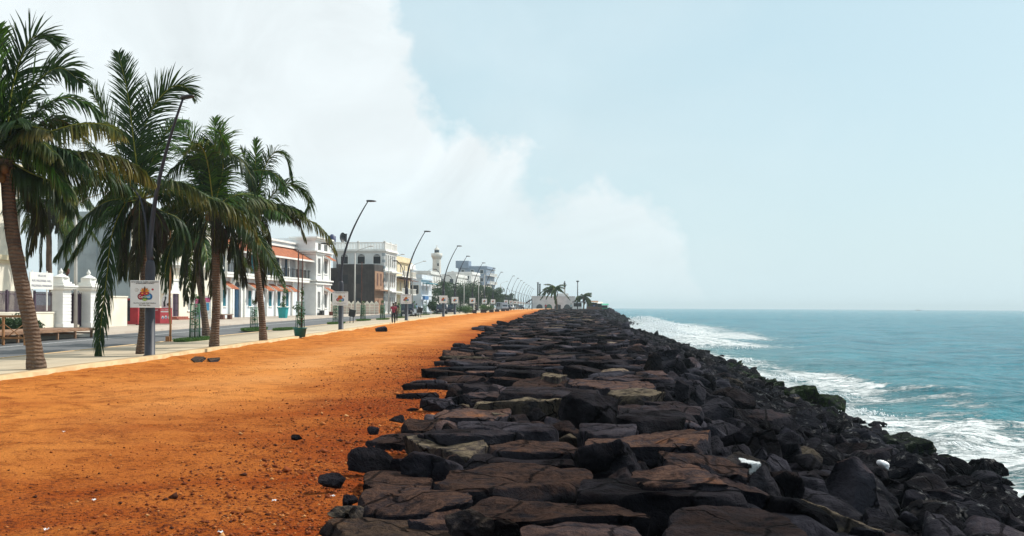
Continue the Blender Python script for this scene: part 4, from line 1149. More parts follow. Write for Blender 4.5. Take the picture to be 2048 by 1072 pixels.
m = MB(); m.box(5.003, -.25, 0, 12.5, 8.3, 10.3); m.build("wall", M_OLDW, t)
for yc in (1.0, 3.6, 6.4): window_e(t, yc - .6, yc + .6, 7.95, 9.15, 5.0, arch=True)
m = MB()
for k in range(10): m.box(4.96, -.30, .2 + k * 1.0, 5.35, .18, .62 + k * 1.0)
m.build("quoins", M_GREYW, t)
m = MB()
for z, e in ((9.75, .12), (9.95, .3), (10.12, .2), (6.9, .1)): m.box(5.003 - e, -.25 - e, z, 12.5 + e, 8.3 + e, z + .15)
m.box(4.95, -.35, 11.25, 12.6, -.15, 11.42); m.box(4.95, -.15, 11.25, 5.15, 8.35, 11.42)
for k in range(34): m.box(4.98, -.2 + .25 * k, 10.303, 5.12, -.08 + .25 * k, 11.247)
for k in range(30): m.box(5.2 + .25 * k, -.32, 10.303, 5.32 + .25 * k, -.2, 11.247)
for (xx, yy) in ((4.95, -.35), (4.95, 4.0), (4.95, 8.1), (8.6, -.35), (12.2, -.35)): m.box(xx, yy, 10.303, xx + .3, yy + .3, 11.6)
m.build("balustrade", M_TRIM, t)
for k in range(5):
    for z, h in ((.3, 2.4), (4.2, 2.2), (7.5, 2.0)): window(t, 5.5 + 1.35 * k, 6.1 + 1.35 * k, z, z + h, y=-.40, mat=M_BROWNW if z < 7 else M_DARK, sill=False, bars=0)
m = MB(); m.box(5.2, -1.4, 6.55, 12.4, -.253, 6.75); m.box(5.2, -1.4, 3.4, 12.4, -.253, 3.6); m.build("balcony", M_TRIM, t)
m = MB(); m.lathe([(.5, 10.35), (.5, 11.9), (.2, 12.1)], 14, 9.5, 7.5); tank = m.build("water_tank", M_IRON, None, t.location, t.rotation_euler.z)
tank.location = (-27.0, 128, 0); tank.location.z = float(G(126)) + .0
bpy.data.objects.remove(tank)
def on_roof(name, label, cat, u, v, d, builder, mats, rz=0):
    p = at(u, v, d); m = MB(); builder(m); o = m.build(name, mats, None, p, rz); tag(o, label, cat); return o
def dish(m):
    n = 16; vs = [(0, .0, 0)]; fs = []
    for j in range(1, 5):
        rr = .2 * j
        for k in range(n):
            a = 2 * math.pi * k / n; vs.append((rr * math.cos(a) * .9, -.45 * (rr ** 2), rr * math.sin(a)))
    for k in range(n):
        fs.append((0, 1 + k, 1 + (k + 1) % n))
        for j in range(3): fs.append((1 + j * n + k, 1 + (j + 1) * n + k, 1 + (j + 1) * n + (k + 1) % n, 1 + j * n + (k + 1) % n))
    vs = [(x, y, z + .9) for x, y, z in vs]; m.add(vs, fs, True)
    m.tube([(0, .05, -.2), (0, .03, .9)], .04, 6); m.tube([(0, -.02, .9), (0, -.6, 1.0)], .02, 5)
on_roof("satellite_dish", "black mesh satellite dish on the roof of the old house", "satellite dish", 683, 486, 150, dish, M_IRON, 1.0)
def chim(m): m.box(-.13, -.13, -.2, .13, .13, 1.4); m.box(-.17, -.17, 1.403, .17, .17, 1.5)
on_roof("chimney_pipe", "dark pipe standing on the old house roof beside the dish", "pipe", 692, 486, 150, chim, M_IRON)
def tankb(m): m.lathe([(.62, -.2), (.66, .2), (.62, .25), (.66, .7), (.62, .75), (.64, 1.15), (.3, 1.35), (.2, 1.5)], 16)
on_roof("water_tank", "dark blue water tank above the palm frond left of the old house", "water tank", 664, 487, 152, tankb, pmat("tank_plastic", (.02, .03, .10), None, 3, .5, 0))

# white-topped fence
t = thing("fence", "cream concrete fence with zigzag top in front of the old house", "fence", (-28.6, 137, float(G(137)) + .03))
m = MB(); n = 13
for k in range(n):
    x0 = .68 * k; m.box(x0, -.06, 0, x0 + .12, .06, 1.55)
    m.prism_y([(x0 + .0, 1.553), (x0 + .68, 1.553), (x0 + .34, 1.95)], -.05, .05)
for z in (.25, .65, 1.05, 1.42): m.box(0, -.03, z, .68 * n, .03, z + .12)
m.build("lattice", M_CREAM, t)
m = MB(); m.box(0, .07, 0, .68 * n, .12, 1.4); m.build("back_panel", M_PINK, t)

# generic row buildings
def row_house(label, x, d, theta, L, D, H, st, nw, mat, wm=None, bal=False, side=True, extra=0.0, group=None, win=.9, canopy=None, name="row_house", h0=.03):
    t = bthing(name, label, "building", x, d, theta, h0, group)
    sh = H / st; hs = []
    for s in range(st):
        for k in range(nw):
            c = L * (k + .5) / nw; hs.append((c - win / 2, c + win / 2, s * sh + (.9 if s or k % 2 else .1), s * sh + sh * .78))
    shell(t, L, D, H, hs, mat)
    for h in hs: window(t, *h, mat=wm or M_GLASS, sill=False, bars=1)
    if side:
        for s in range(st):
            for k in range(max(1, int(D / 3))):
                yc = D * (k + .5) / max(1, int(D / 3)); window_e(t, yc - .6, yc + .6, s * sh + 1, s * sh + sh * .75, 0, mat=M_GLASS)
    m = MB(); m.box(-.15, -.15, H + .003, L + .15, .1, H + .7 + extra); m.box(-.15, .1, H + .003, .1, D, H + .7 + extra); m.box(-.3, -.35, H - .25, L + .3, -.153, H - .05)
    for s in range(1, st): m.box(-.1, -.12, s * sh - .1, L + .1, -.003, s * sh + .1)
    m.build("parapet", mat, t)
    if bal:
        for s in range(1, st):
            m = MB(); m.box(.3, -1.3, s * sh + .103, L - .3, -.123, s * sh + .25)
            for k in range(int((L - .6) / .25)): m.box(.35 + .25 * k, -1.27, s * sh + .253, .39 + .25 * k, -1.22, s * sh + 1.1)
            m.box(.3, -1.3, s * sh + 1.103, L - .3, -1.2, s * sh + 1.17); m.build("balcony", M_TRIM, t)
    if canopy:
        m = MB(); m.prism_x([(-.003, canopy + .45), (-1.7, canopy), (-1.7, canopy + .07), (-.003, canopy + .52)], .3, L - .2); m.build("canopy", M_BROWNW, t)
    return t
row_house("pale yellow three storey house with balconies right of the old house", -19.9, 156.3, TH4, 11, 9, 9.0, 3, 4, M_YEL, M_BROWNW, bal=True, canopy=5.5)
row_house("plain white house behind the yellow balcony house", -19.4, 168, TH4, 7, 9, 8.2, 3, 3, M_WHITE)
t = row_house("pale blue two storey house with a barred window left of the lighthouse", -16.9, 172, TH4, 9, 7, 6.3, 2, 3, M_PALEB, M_GLASS, side=False)
window_e(t, .5, 2.1, 3.4, 5.0, 0, mat=M_GLASS, sill=False)
m = MB(); m.box(-.9, -.9, 2.3, 2.4, -.5, 3.0); m.build("shop_sign", pmat("blue_sign", (.05, .18, .42), None, 4, .6, 0), t)
m = MB(); m.box(-.3, -1.6, 5.3, 7, -.36, 5.42); m.build("canopy", M_TEAL, t)
row_house("grey white house with dark windows just left of the lighthouse", -23.2, 262, TH4, 14, 14, 10.2, 3, 4, M_FARW)
row_house("long white house right of the lighthouse above the trees", -24.5, 290, R(9), 14, 10, 9.2, 3, 4, M_FARW, bal=True)
row_house("low wide grey white building above the trees", -18.2, 300, R(10), 16, 9, 10.6, 3, 6, M_FARW)
row_house("white stepped house left of the blue grey tower block", -14.5, 330, R(10), 14, 9, 12.5, 4, 5, M_WHITE)
row_house("white house with yellow edge at the end of the tree row", -9.2, 300, R(10), 12, 6, 7.0, 2, 4, M_CREAM)
M_SLATE = stucco("slate_blue_cladding", (.24, .30, .38), (.20, .25, .33), .1)
t = row_house("blue grey modern block with grey balconies towering over the street", -9.8, 352, R(10), 16, 11, 15.5, 5, 5, M_SLATE, M_GLASS, bal=True)
m = MB(); m.box(-1, 6.8, 15.5, 4, 11.8, 18.2); m.build("roof_room", M_SLATE, t)

# lighthouse
t = thing("lighthouse", "tall off white lighthouse tower with gallery rising over the houses", "lighthouse", (px_x(873, 350), 350, float(G(350))))
m = MB(); m.lathe([(2.2, 0), (2.2, 7), (1.85, 7.3), (1.55, 17.6), (1.55, 19.0)], 8); m.build("tower", M_LIGHTH, t)
m = MB(); m.lathe([(1.56, 18.6), (1.9, 19.4), (2.1, 19.5), (2.1, 20.8), (1.95, 20.803), (1.95, 20.0), (.9, 19.9)], 16); m.build("gallery", M_LIGHTH, t)
m = MB(); m.lathe([(1.0, 19.9), (1.0, 21.0), (.95, 21.1)], 10); m.cur = 1; m.lathe([(.9, 21.1), (.9, 22.1)], 10); m.cur = 0; m.lathe([(1.1, 22.1), (1.0, 22.3), (.5, 22.9), (.12, 23.2), (.1, 24.0)], 10); m.build("lantern", [M_LIGHTH, M_GLASS], t)
for z in (9, 12.5, 16):
    m = MB(); m.box(.4, -2.1, z, .9, -1.7, z + 1.0); m.build("window", M_DARK, t)

# far white hall with arches
t = thing("arched_hall", "long low white hall with dark arched openings at the end of the promenade", "building", (px_x(1064, 430), 430, float(G(430)) - .1))
W = (1150 - 1064) / F * 430; Ht = 5.6; m = MB()
m.box(0, 0, 0, W, 12, Ht); m.box(-.2, -.2, Ht + .003, W + .2, 12.2, Ht + .3); m.box(12.2, 2, Ht + .303, 17, 8, Ht + 1.6)
m.build("wall", stucco("hall_wall", (.64, .61, .60), dirt=.2), t)
for u in (1079, 1098, 1115, 1134):
    c = px_x(u, 430) - px_x(1064, 430); n = 12; mm = MB()
    pts = [(c - 1.45, 0), (c + 1.45, 0)] + [(c + 1.45 * math.cos(math.pi * k / n), .6 + 1.5 * math.sin(math.pi * k / n)) for k in range(n + 1)]
    mm.prism_y(pts, -.08, -.004); mm.build("arch", M_DARK if u != 1098 else pmat("green_gate", (.03, .10, .04), None, 3), t)
for u, lab in ((1075.5, "left dark chimney stack over the arched hall"), (1079.5, "right and shorter dark chimney stack over the arched hall")):
    m = MB(); z0 = z_at(592, 440, u); z1 = z_at(564 if u < 1077 else 567, 440, u)
    m.lathe([(.40, -6), (.36, z1 - z0 - .4), (.5, z1 - z0 - .35), (.5, z1 - z0)], 10)
    o = m.build("chimney", pmat("chimney_steel", (.05, .06, .07), None, 3), None, (px_x(u, 445), 445, z0)); tag(o, lab, "chimney")
# monument figure on its column
t = thing("statue", "small dark statue standing on a pale column above the arched hall", "statue", (px_x(1129, 452), 452, float(G(450))))
zt = z_at(575, 452, 1129) - t.location.z
m = MB(); m.lathe([(.8, 0), (.45, 1), (.4, zt - .4), (.7, zt)], 12); m.build("column", M_FARW, t)
m = MB(); m.lathe([(.5, zt), (.55, zt + .8), (.42, zt + 1.6), (.55, zt + 2.2), (.2, zt + 2.5), (.3, zt + 2.8), (.22, zt + 3.1), (.05, zt + 3.2)], 10); m.build("figure", M_IRON, t)
# ---------------------------------------------------------------- palms and trees
def m_frond():
    n = NB("palm_frond"); a = n.attr("leaf"); sp = n.N.new("ShaderNodeSeparateColor"); n.L.new(a.outputs["Color"], sp.inputs[0])
    f = n.noise(3, 4, .6)
    green = n.mix(n.rampf(f, .3, .7), (.020, .055, .010), (.006, .021, .006))
    c = n.mix(sp.outputs[0], green, (.42, .31, .045)); c = n.mix(sp.outputs[1], c, (.040, .022, .015)); c = n.mix(sp.outputs[2], c, (.10, .24, .02))  # last mix paints sunlit green highlights into the leaf colour
    n.set(color=c, rough=.5, spec=.18)
    tr = n.N.new("ShaderNodeBsdfTranslucent"); n.L.new(n.mix(.35, c, (.14, .22, .03)), tr.inputs["Color"])
    mx = n.N.new("ShaderNodeMixShader"); mx.inputs[0].default_value = .24
    n.L.new(n.b.outputs[0], mx.inputs[1]); n.L.new(tr.outputs[0], mx.inputs[2]); n.L.new(mx.outputs[0], n.out.inputs[0]); return n.mat
M_FROND = m_frond()
def m_trunk():
    n = NB("palm_bark")
    w = n.N.new("ShaderNodeTexWave"); w.wave_type = 'BANDS'; w.bands_direction = 'Z'; w.inputs["Scale"].default_value = 3.2; w.inputs["Distortion"].default_value = 5.0; w.inputs["Detail"].default_value = 3; w.inputs["Detail Scale"].default_value = 1.2
    n.L.new(n.tc.outputs["Object"], w.inputs["Vector"])
    f = n.noise(2.2, 6, .7); g = n.noise(14, 5, .7, n.vec((1, 1, .25)))
    c = n.mix(n.rampf(f, .3, .7), (.19, .125, .085), (.10, .066, .048)); c = n.mix(n.math('MULTIPLY', n.rampf(w.outputs["Fac"], .55, .98), .5), c, (.075, .045, .034))
    c = n.mix(n.math('MULTIPLY', n.rampf(g, .5, .75), .4), c, (.26, .175, .115))
    n.set(color=c, rough=.9, spec=.2)
    n.bump(n.math('ADD', n.math('MULTIPLY', w.outputs["Fac"], -.7), n.math('MULTIPLY', g, .5)), .9, .05); return n.mat
M_TRUNK = m_trunk()
M_COCO = pmat("coconut", (.16, .07, .02), (.08, .09, .02), 2, .7, .2)

def catmull(P, n):
    P = [np.array(p, float) for p in P]; P = [2 * P[0] - P[1]] + P + [2 * P[-1] - P[-2]]; out = []
    seg = len(P) - 3
    for i in range(n):
        t = i / (n - 1) * seg; k = min(int(t), seg - 1); t -= k
        a, b, c, d = P[k:k + 4]
        out.append(.5 * ((2 * b) + (-a + c) * t + (2 * a - 5 * b + 4 * c - d) * t * t + (-a + 3 * b - 3 * c + d) * t ** 3))
    return np.array(out)
def frond_mesh(pts, r, L=.75, droop=.55, yel=0., brown=0., sun_tint=0., npair=70, wdt=.044, roll=None, name="frond"):
    C = catmull(pts, 30); seg = np.linalg.norm(np.diff(C, axis=0), axis=1); cum = np.concatenate([[0], np.cumsum(seg)]); tot = cum[-1]
    def pos(s): return np.array([np.interp(s * tot, cum, C[:, k]) for k in range(3)])
    V = []; Q = []; col = []
    # rachis
    prev = None
    for i in range(30):
        t = C[min(i + 1, 29)] - C[max(i - 1, 0)]; t /= np.linalg.norm(t) + 1e-9
        up = np.array([0, 0, 1.]) if abs(t[2]) < .95 else np.array([1., 0, 0])
        sd = np.cross(t, up); sd /= np.linalg.norm(sd)
        if prev is not None and sd @ prev < 0: sd = -sd
        prev = sd; u2 = np.cross(sd, t); w = .045 * (1 - i / 29) ** .8 + .006
        for a in range(4):
            an = math.pi / 4 + a * math.pi / 2; V.append(C[i] + w * (sd * math.cos(an) + u2 * .6 * math.sin(an))); col.append((min(1, .55 + yel), brown * .7, .3))
    for i in range(29):
        for a in range(4): Q.append((i * 4 + a, i * 4 + (a + 1) % 4, i * 4 + 4 + (a + 1) % 4, i * 4 + 4 + a))
    prev = None; L *= 1.30; npair = int(npair * 1.35); roll = (math.radians(58) if droop < .35 else math.radians(22)) * (1 if r.random() < .5 else -1) if roll is None else roll
    for j in range(npair):
        s = .10 + .90 * (j + .5) / npair; p = pos(s); t = pos(min(1, s + .02)) - pos(max(0, s - .02)); t /= np.linalg.norm(t) + 1e-9
        up = np.array([0, 0, 1.])
        sd = np.cross(t, up); ln = np.linalg.norm(sd)
        if ln < .25 and prev is not None: sd = prev
        else: sd = sd / max(ln, 1e-6)
        if prev is not None and sd @ prev < 0: sd = -sd
        prev = sd; nn = np.cross(sd, t)
        if nn[2] < 0: nn = -nn
        sr = sd * math.cos(roll) + nn * math.sin(roll); nn = nn * math.cos(roll) - sd * math.sin(roll)
        ll = L * (math.sin(math.pi * min(1, (.16 + .80 * s))) ** .7 * .85 + .22) * (1 if s < .9 else 1 - (s - .9) * 4)
        for side in (-1, 1):
            if r.random() < .04 + .12 * brown: continue
            sc = r.uniform(.8, 1.12) * ll
            d1 = side * sr * (.74 - .25 * s) + t * (.55 + .35 * s) + nn * r.uniform(.05, .35) + np.array([0, 0, -droop * .55]); d1 += r.normal(size=3) * .07; d1 /= np.linalg.norm(d1)
            d2 = d1 + np.array([0, 0, -droop * 1.25]) + r.normal(size=3) * .06; d2 /= np.linalg.norm(d2)
            d3 = d2 + np.array([0, 0, -droop * 1.3]); d3 /= np.linalg.norm(d3)
            wv = np.cross(d1, nn); wv = t * .8 + nn * r.uniform(-.4, .4); wv -= d1 * (wv @ d1); wv /= np.linalg.norm(wv) + 1e-9
            wd = wdt * r.uniform(.8, 1.2); a0 = p; a1 = p + d1 * sc * .35; a2 = a1 + d2 * sc * .35; a3 = a2 + d3 * sc * .3
            b = len(V)
            V += [a0 - wv * wd * .35, a0 + wv * wd * .35, a1 - wv * wd * .5, a1 + wv * wd * .5, a2 - wv * wd * .38, a2 + wv * wd * .38, a3 - wv * wd * .06, a3 + wv * wd * .06]
            y_ = yel * max(0, min(1, (s - .25) * 2.2)) * r.uniform(.2, 1); br = min(1, brown * r.uniform(.5, 1.2)); lt = sun_tint * r.uniform(0, 1) ** 2
            tip = min(1, y_ + yel * .25 + (.0 if r.random() > .1 else .35))
            col += [(y_ * .22, br, lt)] * 4 + [(y_ * .6, br, lt)] * 2 + [(tip, min(1, br + .3 * yel), lt * .5)] * 2
            Q += [(b, b + 1, b + 3, b + 2), (b + 2, b + 3, b + 5, b + 4), (b + 4, b + 5, b + 7, b + 6)]
    me = np_mesh(name, np.array(V), np.array(Q), None, True, [M_FROND])
    c = np.ones((len(V), 4), np.float32); c[:, :3] = np.clip(np.array(col), 0, 1)
    me.attributes.new("leaf", 'FLOAT_COLOR', 'POINT').data.foreach_set("color", c.ravel()); return me

def palm(label, base, crown_px, d, trunk_px, rad, fronds, nrand=6, group="coconut palms lining the pavement", seed=1, rl=(2.2, 3.6), nhang=5, L=.75, npair=70, coco=True, wd=.046):
    """base = world point; px curves are read at distance d, with a sideways-depth offset for the tip"""
    t = thing("palm_tree", label, "palm tree", base, 0, group); b = np.array(base)
    r = np.random.default_rng(seed)
    cr = np.array(at(*crown_px, d)) - b
    tp = [np.zeros(3)] + [np.array(at(u, v, d)) - b for u, v in trunk_px] + [cr]
    C = catmull(tp, 26); n = 12; V = []; Q = []
    for i, p in enumerate(C):
        s = i / 25; rr = rad * (1.28 - .5 * min(1, s * 8) * .56 - .22 * s) * (1 + .035 * math.sin(i * 2.4))
        if s > .9: rr *= 1.25
        if i == 0: p = p - np.array([0, 0, .15])
        for k in range(n): a = 2 * math.pi * k / n; V.append(p + rr * np.array([math.cos(a), math.sin(a), 0]))
    for i in range(25):
        for k in range(n): Q.append((i * n + k, i * n + (k + 1) % n, (i + 1) * n + (k + 1) % n, (i + 1) * n + k))
    link("trunk", np_mesh("trunk", np.array(V), np.array(Q), None, True, [M_TRUNK]), t)
    for fr in fronds:
        pts, dz = fr[0], fr[1]; kw = fr[2] if len(fr) > 2 else {}
        P = []
        for i, (u, v) in enumerate(pts):
            s = i / (len(pts) - 1); P.append(np.array(at(u, v, d + dz * s)) - b)
        P[0] = cr * .75 + P[0] * .25 if np.linalg.norm(P[0] - cr) < 1.2 else P[0]
        k2 = dict(L=L, npair=npair, wdt=wd); k2.update(kw); lab = k2.pop("label", None)
        o = link("frond", frond_mesh(P, r, **k2), t)
        if lab: o["label"] = lab
    for i in range(nrand):
        az = r.uniform(0, 6.28); ln = r.uniform(*rl); el = r.uniform(-.1, 1.2)
        h = np.array([math.cos(az), math.sin(az) * .9, 0]); P = [cr]
        for s in (.33, .66, 1.0): P.append(cr + h * ln * s * math.cos(el * (1 - s * .5)) + np.array([0, 0, ln * (math.sin(el) * s - (.55 + .3 * (1 - el)) * s * s)]))
        link("frond", frond_mesh(P, r, L=L, npair=npair, yel=r.uniform(0, .35), sun_tint=r.uniform(0, .6), wdt=wd), t)
    for i in range(nhang):
        az = r.uniform(0, 6.28); ln = r.uniform(1.6, 2.5); h = np.array([math.cos(az), math.sin(az), 0])
        P = [cr, cr + h * .5 + np.array([0, 0, -.1]), cr + h * .75 + np.array([0, 0, -ln * .5]), cr + h * .6 + np.array([0, 0, -ln])]
        o = link("frond", frond_mesh(P, r, L=.55, npair=int(npair * .6), brown=r.uniform(.6, 1), droop=1.1, wdt=wd), t); o["label"] = "dry brown frond hanging beside the trunk"
    m = MB()
    for i in range(9):
        az = r.uniform(0, 6.28); m.ball(tuple(cr + np.array([math.cos(az) * .26, math.sin(az) * .26, -.25 - r.uniform(0, .3)])), (.12, .12, .15), 8, 6)
    if coco: m.build("coconut", M_COCO, t)["label"] = "cluster of brown coconuts under the crown"
    return t

b1 = on_ground(74, 739)
palm("leftmost palm with thick ringed trunk leaning left in the foreground", b1, (14, 318), b1.y, [(62, 655), (38, 540), (20, 430)], .205, [
    ([(14, 318), (2, 220), (-6, 130), (-4, 52)], -.6, dict(sun_tint=1.0, droop=.15)),
    ([(14, 318), (20, 200), (45, 110), (72, 72), (118, 86)], .4, dict(droop=.15, L=.85)),
    ([(14, 318), (-30, 210), (-60, 130), (-100, 90)], .4, dict(droop=.2)),
    ([(14, 318), (48, 205), (82, 158), (122, 136), (165, 166)], -.8, dict(droop=.25, L=.8)),
    ([(14, 318), (60, 245), (98, 206), (142, 196), (182, 214), (198, 244)], .8, dict(droop=.5, sun_tint=.5)),
    ([(14, 318), (50, 282), (105, 262), (160, 248), (212, 250), (244, 268)], -1.0, dict(yel=.9, droop=.7)),
    ([(14, 318), (40, 270), (62, 254), (98, 262)], -1.8, dict(yel=.8, brown=.35, droop=.8, L=.5)),
    ([(14, 318), (75, 312), (187, 305), (262, 325), (308, 362)], .6, dict(yel=1.0, droop=1.0, brown=.2)),
    ([(14, 318), (70, 330), (150, 336), (225, 352), (262, 380)], 1.5, dict(droop=1.0)),
    ([(14, 318), (60, 345), (120, 372), (150, 420)], -.5, dict(droop=1.1, brown=.2)),
    ([(14, 318), (40, 350), (70, 400), (80, 455)], .7, dict(droop=1.0, brown=.6)),
    ([(14, 318), (-30, 300), (-80, 330), (-120, 390)], .5, dict(droop=.9)),
    ([(14, 318), (-10, 350), (-30, 400), (-35, 440)], -.5, dict(droop=1.0)),
    ([(14, 318), (60, 290), (130, 300), (180, 340)], -1.6, dict(droop=.8)),
    ([(14, 318), (80, 250), (120, 240), (160, 262)], 2.0, dict(droop=.5))], 5, seed=11, nhang=4, rl=(2.2, 3.3), L=.72, npair=84)
# palm behind the garden wall, dark
p = at(92, 398, 66.0); bx = Vector((p.x + .4, 67.5, float(G(66))))
palm("dark palm with drooping crown growing behind the sign board", bx, (95, 400), 67.0, [(100, 560), (98, 480)], .22, [
    ([(95, 400), (130, 400), (150, 430), (152, 480)], 0, dict(droop=1.0, brown=.4)),
    ([(95, 400), (110, 440), (128, 490), (132, 545)], 1, dict(droop=1.0, brown=.5)),
    ([(95, 400), (88, 450), (84, 500), (82, 548)], 0, dict(droop=1.0, brown=.6)),
    ([(95, 400), (70, 420), (58, 470), (56, 530)], 0, dict(droop=1.0, brown=.3)),
    ([(95, 400), (120, 370), (160, 380), (190, 420)], -1, dict(droop=.9)),
    ([(95, 400), (60, 370), (30, 380), (5, 420)], -1, dict(droop=.9))], 14, seed=12, nhang=12, rl=(3.0, 4.8), L=1.0, npair=44, wd=.07, group=None)
b2 = on_ground(281, 708)
palm("second palm from the left, dark trunk touching the tall lamp post", b2, (284, 398), b2.y, [(286, 640), (288, 540), (286, 470)], .14, [
    ([(284, 398), (270, 300), (256, 190), (237, 106)], -.4, dict(droop=.10, L=.8)),
    ([(284, 398), (276, 315), (298, 230), (335, 180), (365, 172), (389, 190)], .3, dict(droop=.15, L=.9)),
    ([(284, 398), (235, 300), (205, 225), (180, 178)], .8, dict(droop=.15, L=.9)),
    ([(284, 398), (225, 350), (190, 300), (160, 270)], 1.2, dict(droop=.4)),
    ([(284, 398), (312, 300), (345, 250), (372, 240)], 1.5, dict(droop=.4, sun_tint=.7)),
    ([(284, 398), (315, 372), (345, 362), (382, 373), (412, 392)], -1.3, dict(yel=.5, droop=.8)),
    ([(284, 398), (345, 388), (400, 392), (460, 410), (498, 440), (519, 480)], .3, dict(yel=.75, droop=1.05, L=.7)),
    ([(284, 398), (224, 400), (186, 420), (150, 455), (110, 515)], .2, dict(droop=1.0, L=.8)),
    ([(284, 398), (244, 352), (185, 358), (140, 395), (122, 430)], -1.0, dict(yel=.5, droop=.8)),
    ([(284, 398), (262, 395), (238, 430), (222, 480), (213, 560), (203, 640), (197, 718)], -1.6, dict(droop=.75, L=.72, npair=90, label="long broken frond hanging down to the pavement")),
    ([(284, 398), (290, 430), (275, 490), (267, 560)], -.8, dict(brown=.7, yel=.3, droop=1.0, L=.7)),
    ([(284, 398), (306, 420), (324, 450), (322, 500)], -.6, dict(brown=1.0, droop=.8, L=.5)),
    ([(284, 398), (300, 440), (306, 500), (300, 560)], .5, dict(brown=.5, droop=1.0)),
    ([(284, 398), (255, 440), (248, 500), (246, 550)], .8, dict(brown=.3, droop=1.0)),
    ([(284, 398), (320, 420), (360, 440), (380, 480)], 1.3, dict(droop=1.0)),
    ([(284, 398), (245, 380), (210, 400), (195, 440)], 1.8, dict(droop=1.0))], 3, seed=13, nhang=4, rl=(2.6, 3.8), L=.75, npair=84)
b3 = on_ground(428, 694)
palm("third palm from the left with straight brown trunk and bushy green crown", b3, (428, 418), b3.y, [(432, 620), (432, 540), (430, 480)], .175, [
    ([(428, 418), (428, 350), (430, 290), (429, 238)], 0, dict(sun_tint=1.0, droop=.15)),
    ([(428, 418), (446, 340), (443, 285), (440, 262), (455, 308)], -.6, dict(sun_tint=1.0, droop=.3, yel=.3)),
    ([(428, 418), (405, 330), (375, 270), (345, 245)], .5, dict(sun_tint=.8, droop=.3)),
    ([(428, 418), (385, 330), (345, 290), (320, 300)], -.6, dict(sun_tint=.6, droop=.5)),
    ([(428, 418), (415, 325), (398, 290), (372, 300)], -1.2, dict(yel=.6, sun_tint=.7, droop=.5)),
    ([(428, 418), (425, 335), (390, 312), (350, 335), (318, 380)], -.3, dict(droop=.9, brown=.2)),
    ([(428, 418), (430, 325), (462, 308), (494, 335), (512, 388)], -.5, dict(droop=.9, brown=.2)),
    ([(428, 418), (390, 430), (352, 470), (332, 530), (330, 580)], 0, dict(droop=1.0)),
    ([(428, 418), (400, 440), (372, 500), (362, 570)], -.8, dict(droop=1.0, brown=.2)),
    ([(428, 418), (410, 450), (395, 520), (385, 600)], .4, dict(droop=1.0, brown=.5)),
    ([(428, 418), (470, 430), (500, 470), (512, 530)], .4, dict(droop=1.0)),
    ([(428, 418), (455, 440), (470, 500), (470, 550)], -.5, dict(droop=1.0, brown=.4)),
    ([(428, 418), (440, 470), (430, 530), (425, 590)], .9, dict(droop=1.0, brown=.8))], 9, seed=14, nhang=4, rl=(2.4, 3.8), npair=76)
b4 = on_ground(527, 683)
palm("fourth palm from the left whose right fronds reach past the tiled roof", b4, (508, 432), b4.y, [(522, 610), (514, 540), (508, 480)], .165, [
    ([(508, 432), (508, 370), (511, 320), (510, 278)], 0, dict(droop=.1, sun_tint=.8, L=.6)),
    ([(508, 432), (500, 360), (490, 320), (482, 298)], .4, dict(droop=.1, L=.6)),
    ([(508, 432), (524, 350), (548, 305), (570, 312), (583, 358)], 0, dict(droop=.4)),
    ([(508, 432), (500, 352), (533, 341), (558, 356), (573, 388)], -.8, dict(droop=.8, sun_tint=.5)),
    ([(508, 432), (545, 390), (572, 368), (596, 372), (616, 398), (612, 432)], .4, dict(droop=.5, sun_tint=.5, L=.9)),
    ([(508, 432), (470, 395), (484, 386), (504, 398), (514, 436)], -1.4, dict(yel=.6, droop=.7)),
    ([(508, 432), (540, 420), (565, 421), (594, 440), (612, 482)], -.6, dict(brown=.55, yel=.5, droop=.85, L=.58)),
    ([(508, 432), (555, 424), (598, 434), (634, 449), (660, 478), (673, 508)], .2, dict(yel=.8, droop=.9, L=.62)),
    ([(508, 432), (490, 460), (484, 520), (490, 570)], .3, dict(brown=.9, droop=1.0)),
    ([(508, 432), (515, 480), (522, 540), (512, 600)], .6, dict(brown=1.0, droop=1.0)),
        ([(508, 432), (470, 440), (448, 480), (440, 540)], .6, dict(droop=1.0, brown=.2))], 7, seed=15, nhang=4, rl=(2.2, 3.4), npair=76)
b5 = on_ground(413, 668)
palm("leaning dark palm trunk standing on the grass behind the third palm", b5, (392, 470), b5.y, [(406, 610), (396, 540)], .20, [
    ([(392, 470), (360, 480), (345, 520), (340, 570)], 0, dict(droop=1.0)),
    ([(392, 470), (380, 500), (372, 560), (372, 600)], 0, dict(droop=1.0, brown=.6)),
    ([(392, 470), (420, 490), (440, 530), (450, 580)], 0, dict(droop=1.0)),
    ([(392, 470), (400, 520), (404, 570), (400, 620)], 0, dict(droop=1.0, brown=.7))], 12, seed=16, nhang=4, rl=(2.5, 3.8), npair=48, L=.9, wd=.06)
# far palms
def farpalm(label, u, vb, ucr, vcr, d, seed, n, rl):
    b = Vector((px_x(u, d), d, float(G(d)) + .0))
    palm(label, b, (ucr, vcr), d, [((u * 2 + ucr) / 3 + 1, (vb * 2 + vcr) / 3), ((u + ucr * 2) / 3, (vb + vcr * 2) / 3)], .2, [], n, seed=seed, nhang=3, rl=rl, L=.62, npair=26, wd=.15, coco=False, group="palms at the end of the promenade")
farpalm("taller distant palm in front of the arched hall", 1114, 616, 1109, 579, 232, 31, 17, (3.2, 4.2))
farpalm("short distant palm right of the arched hall", 1167, 615, 1166, 594, 246, 32, 16, (2.3, 3.0))

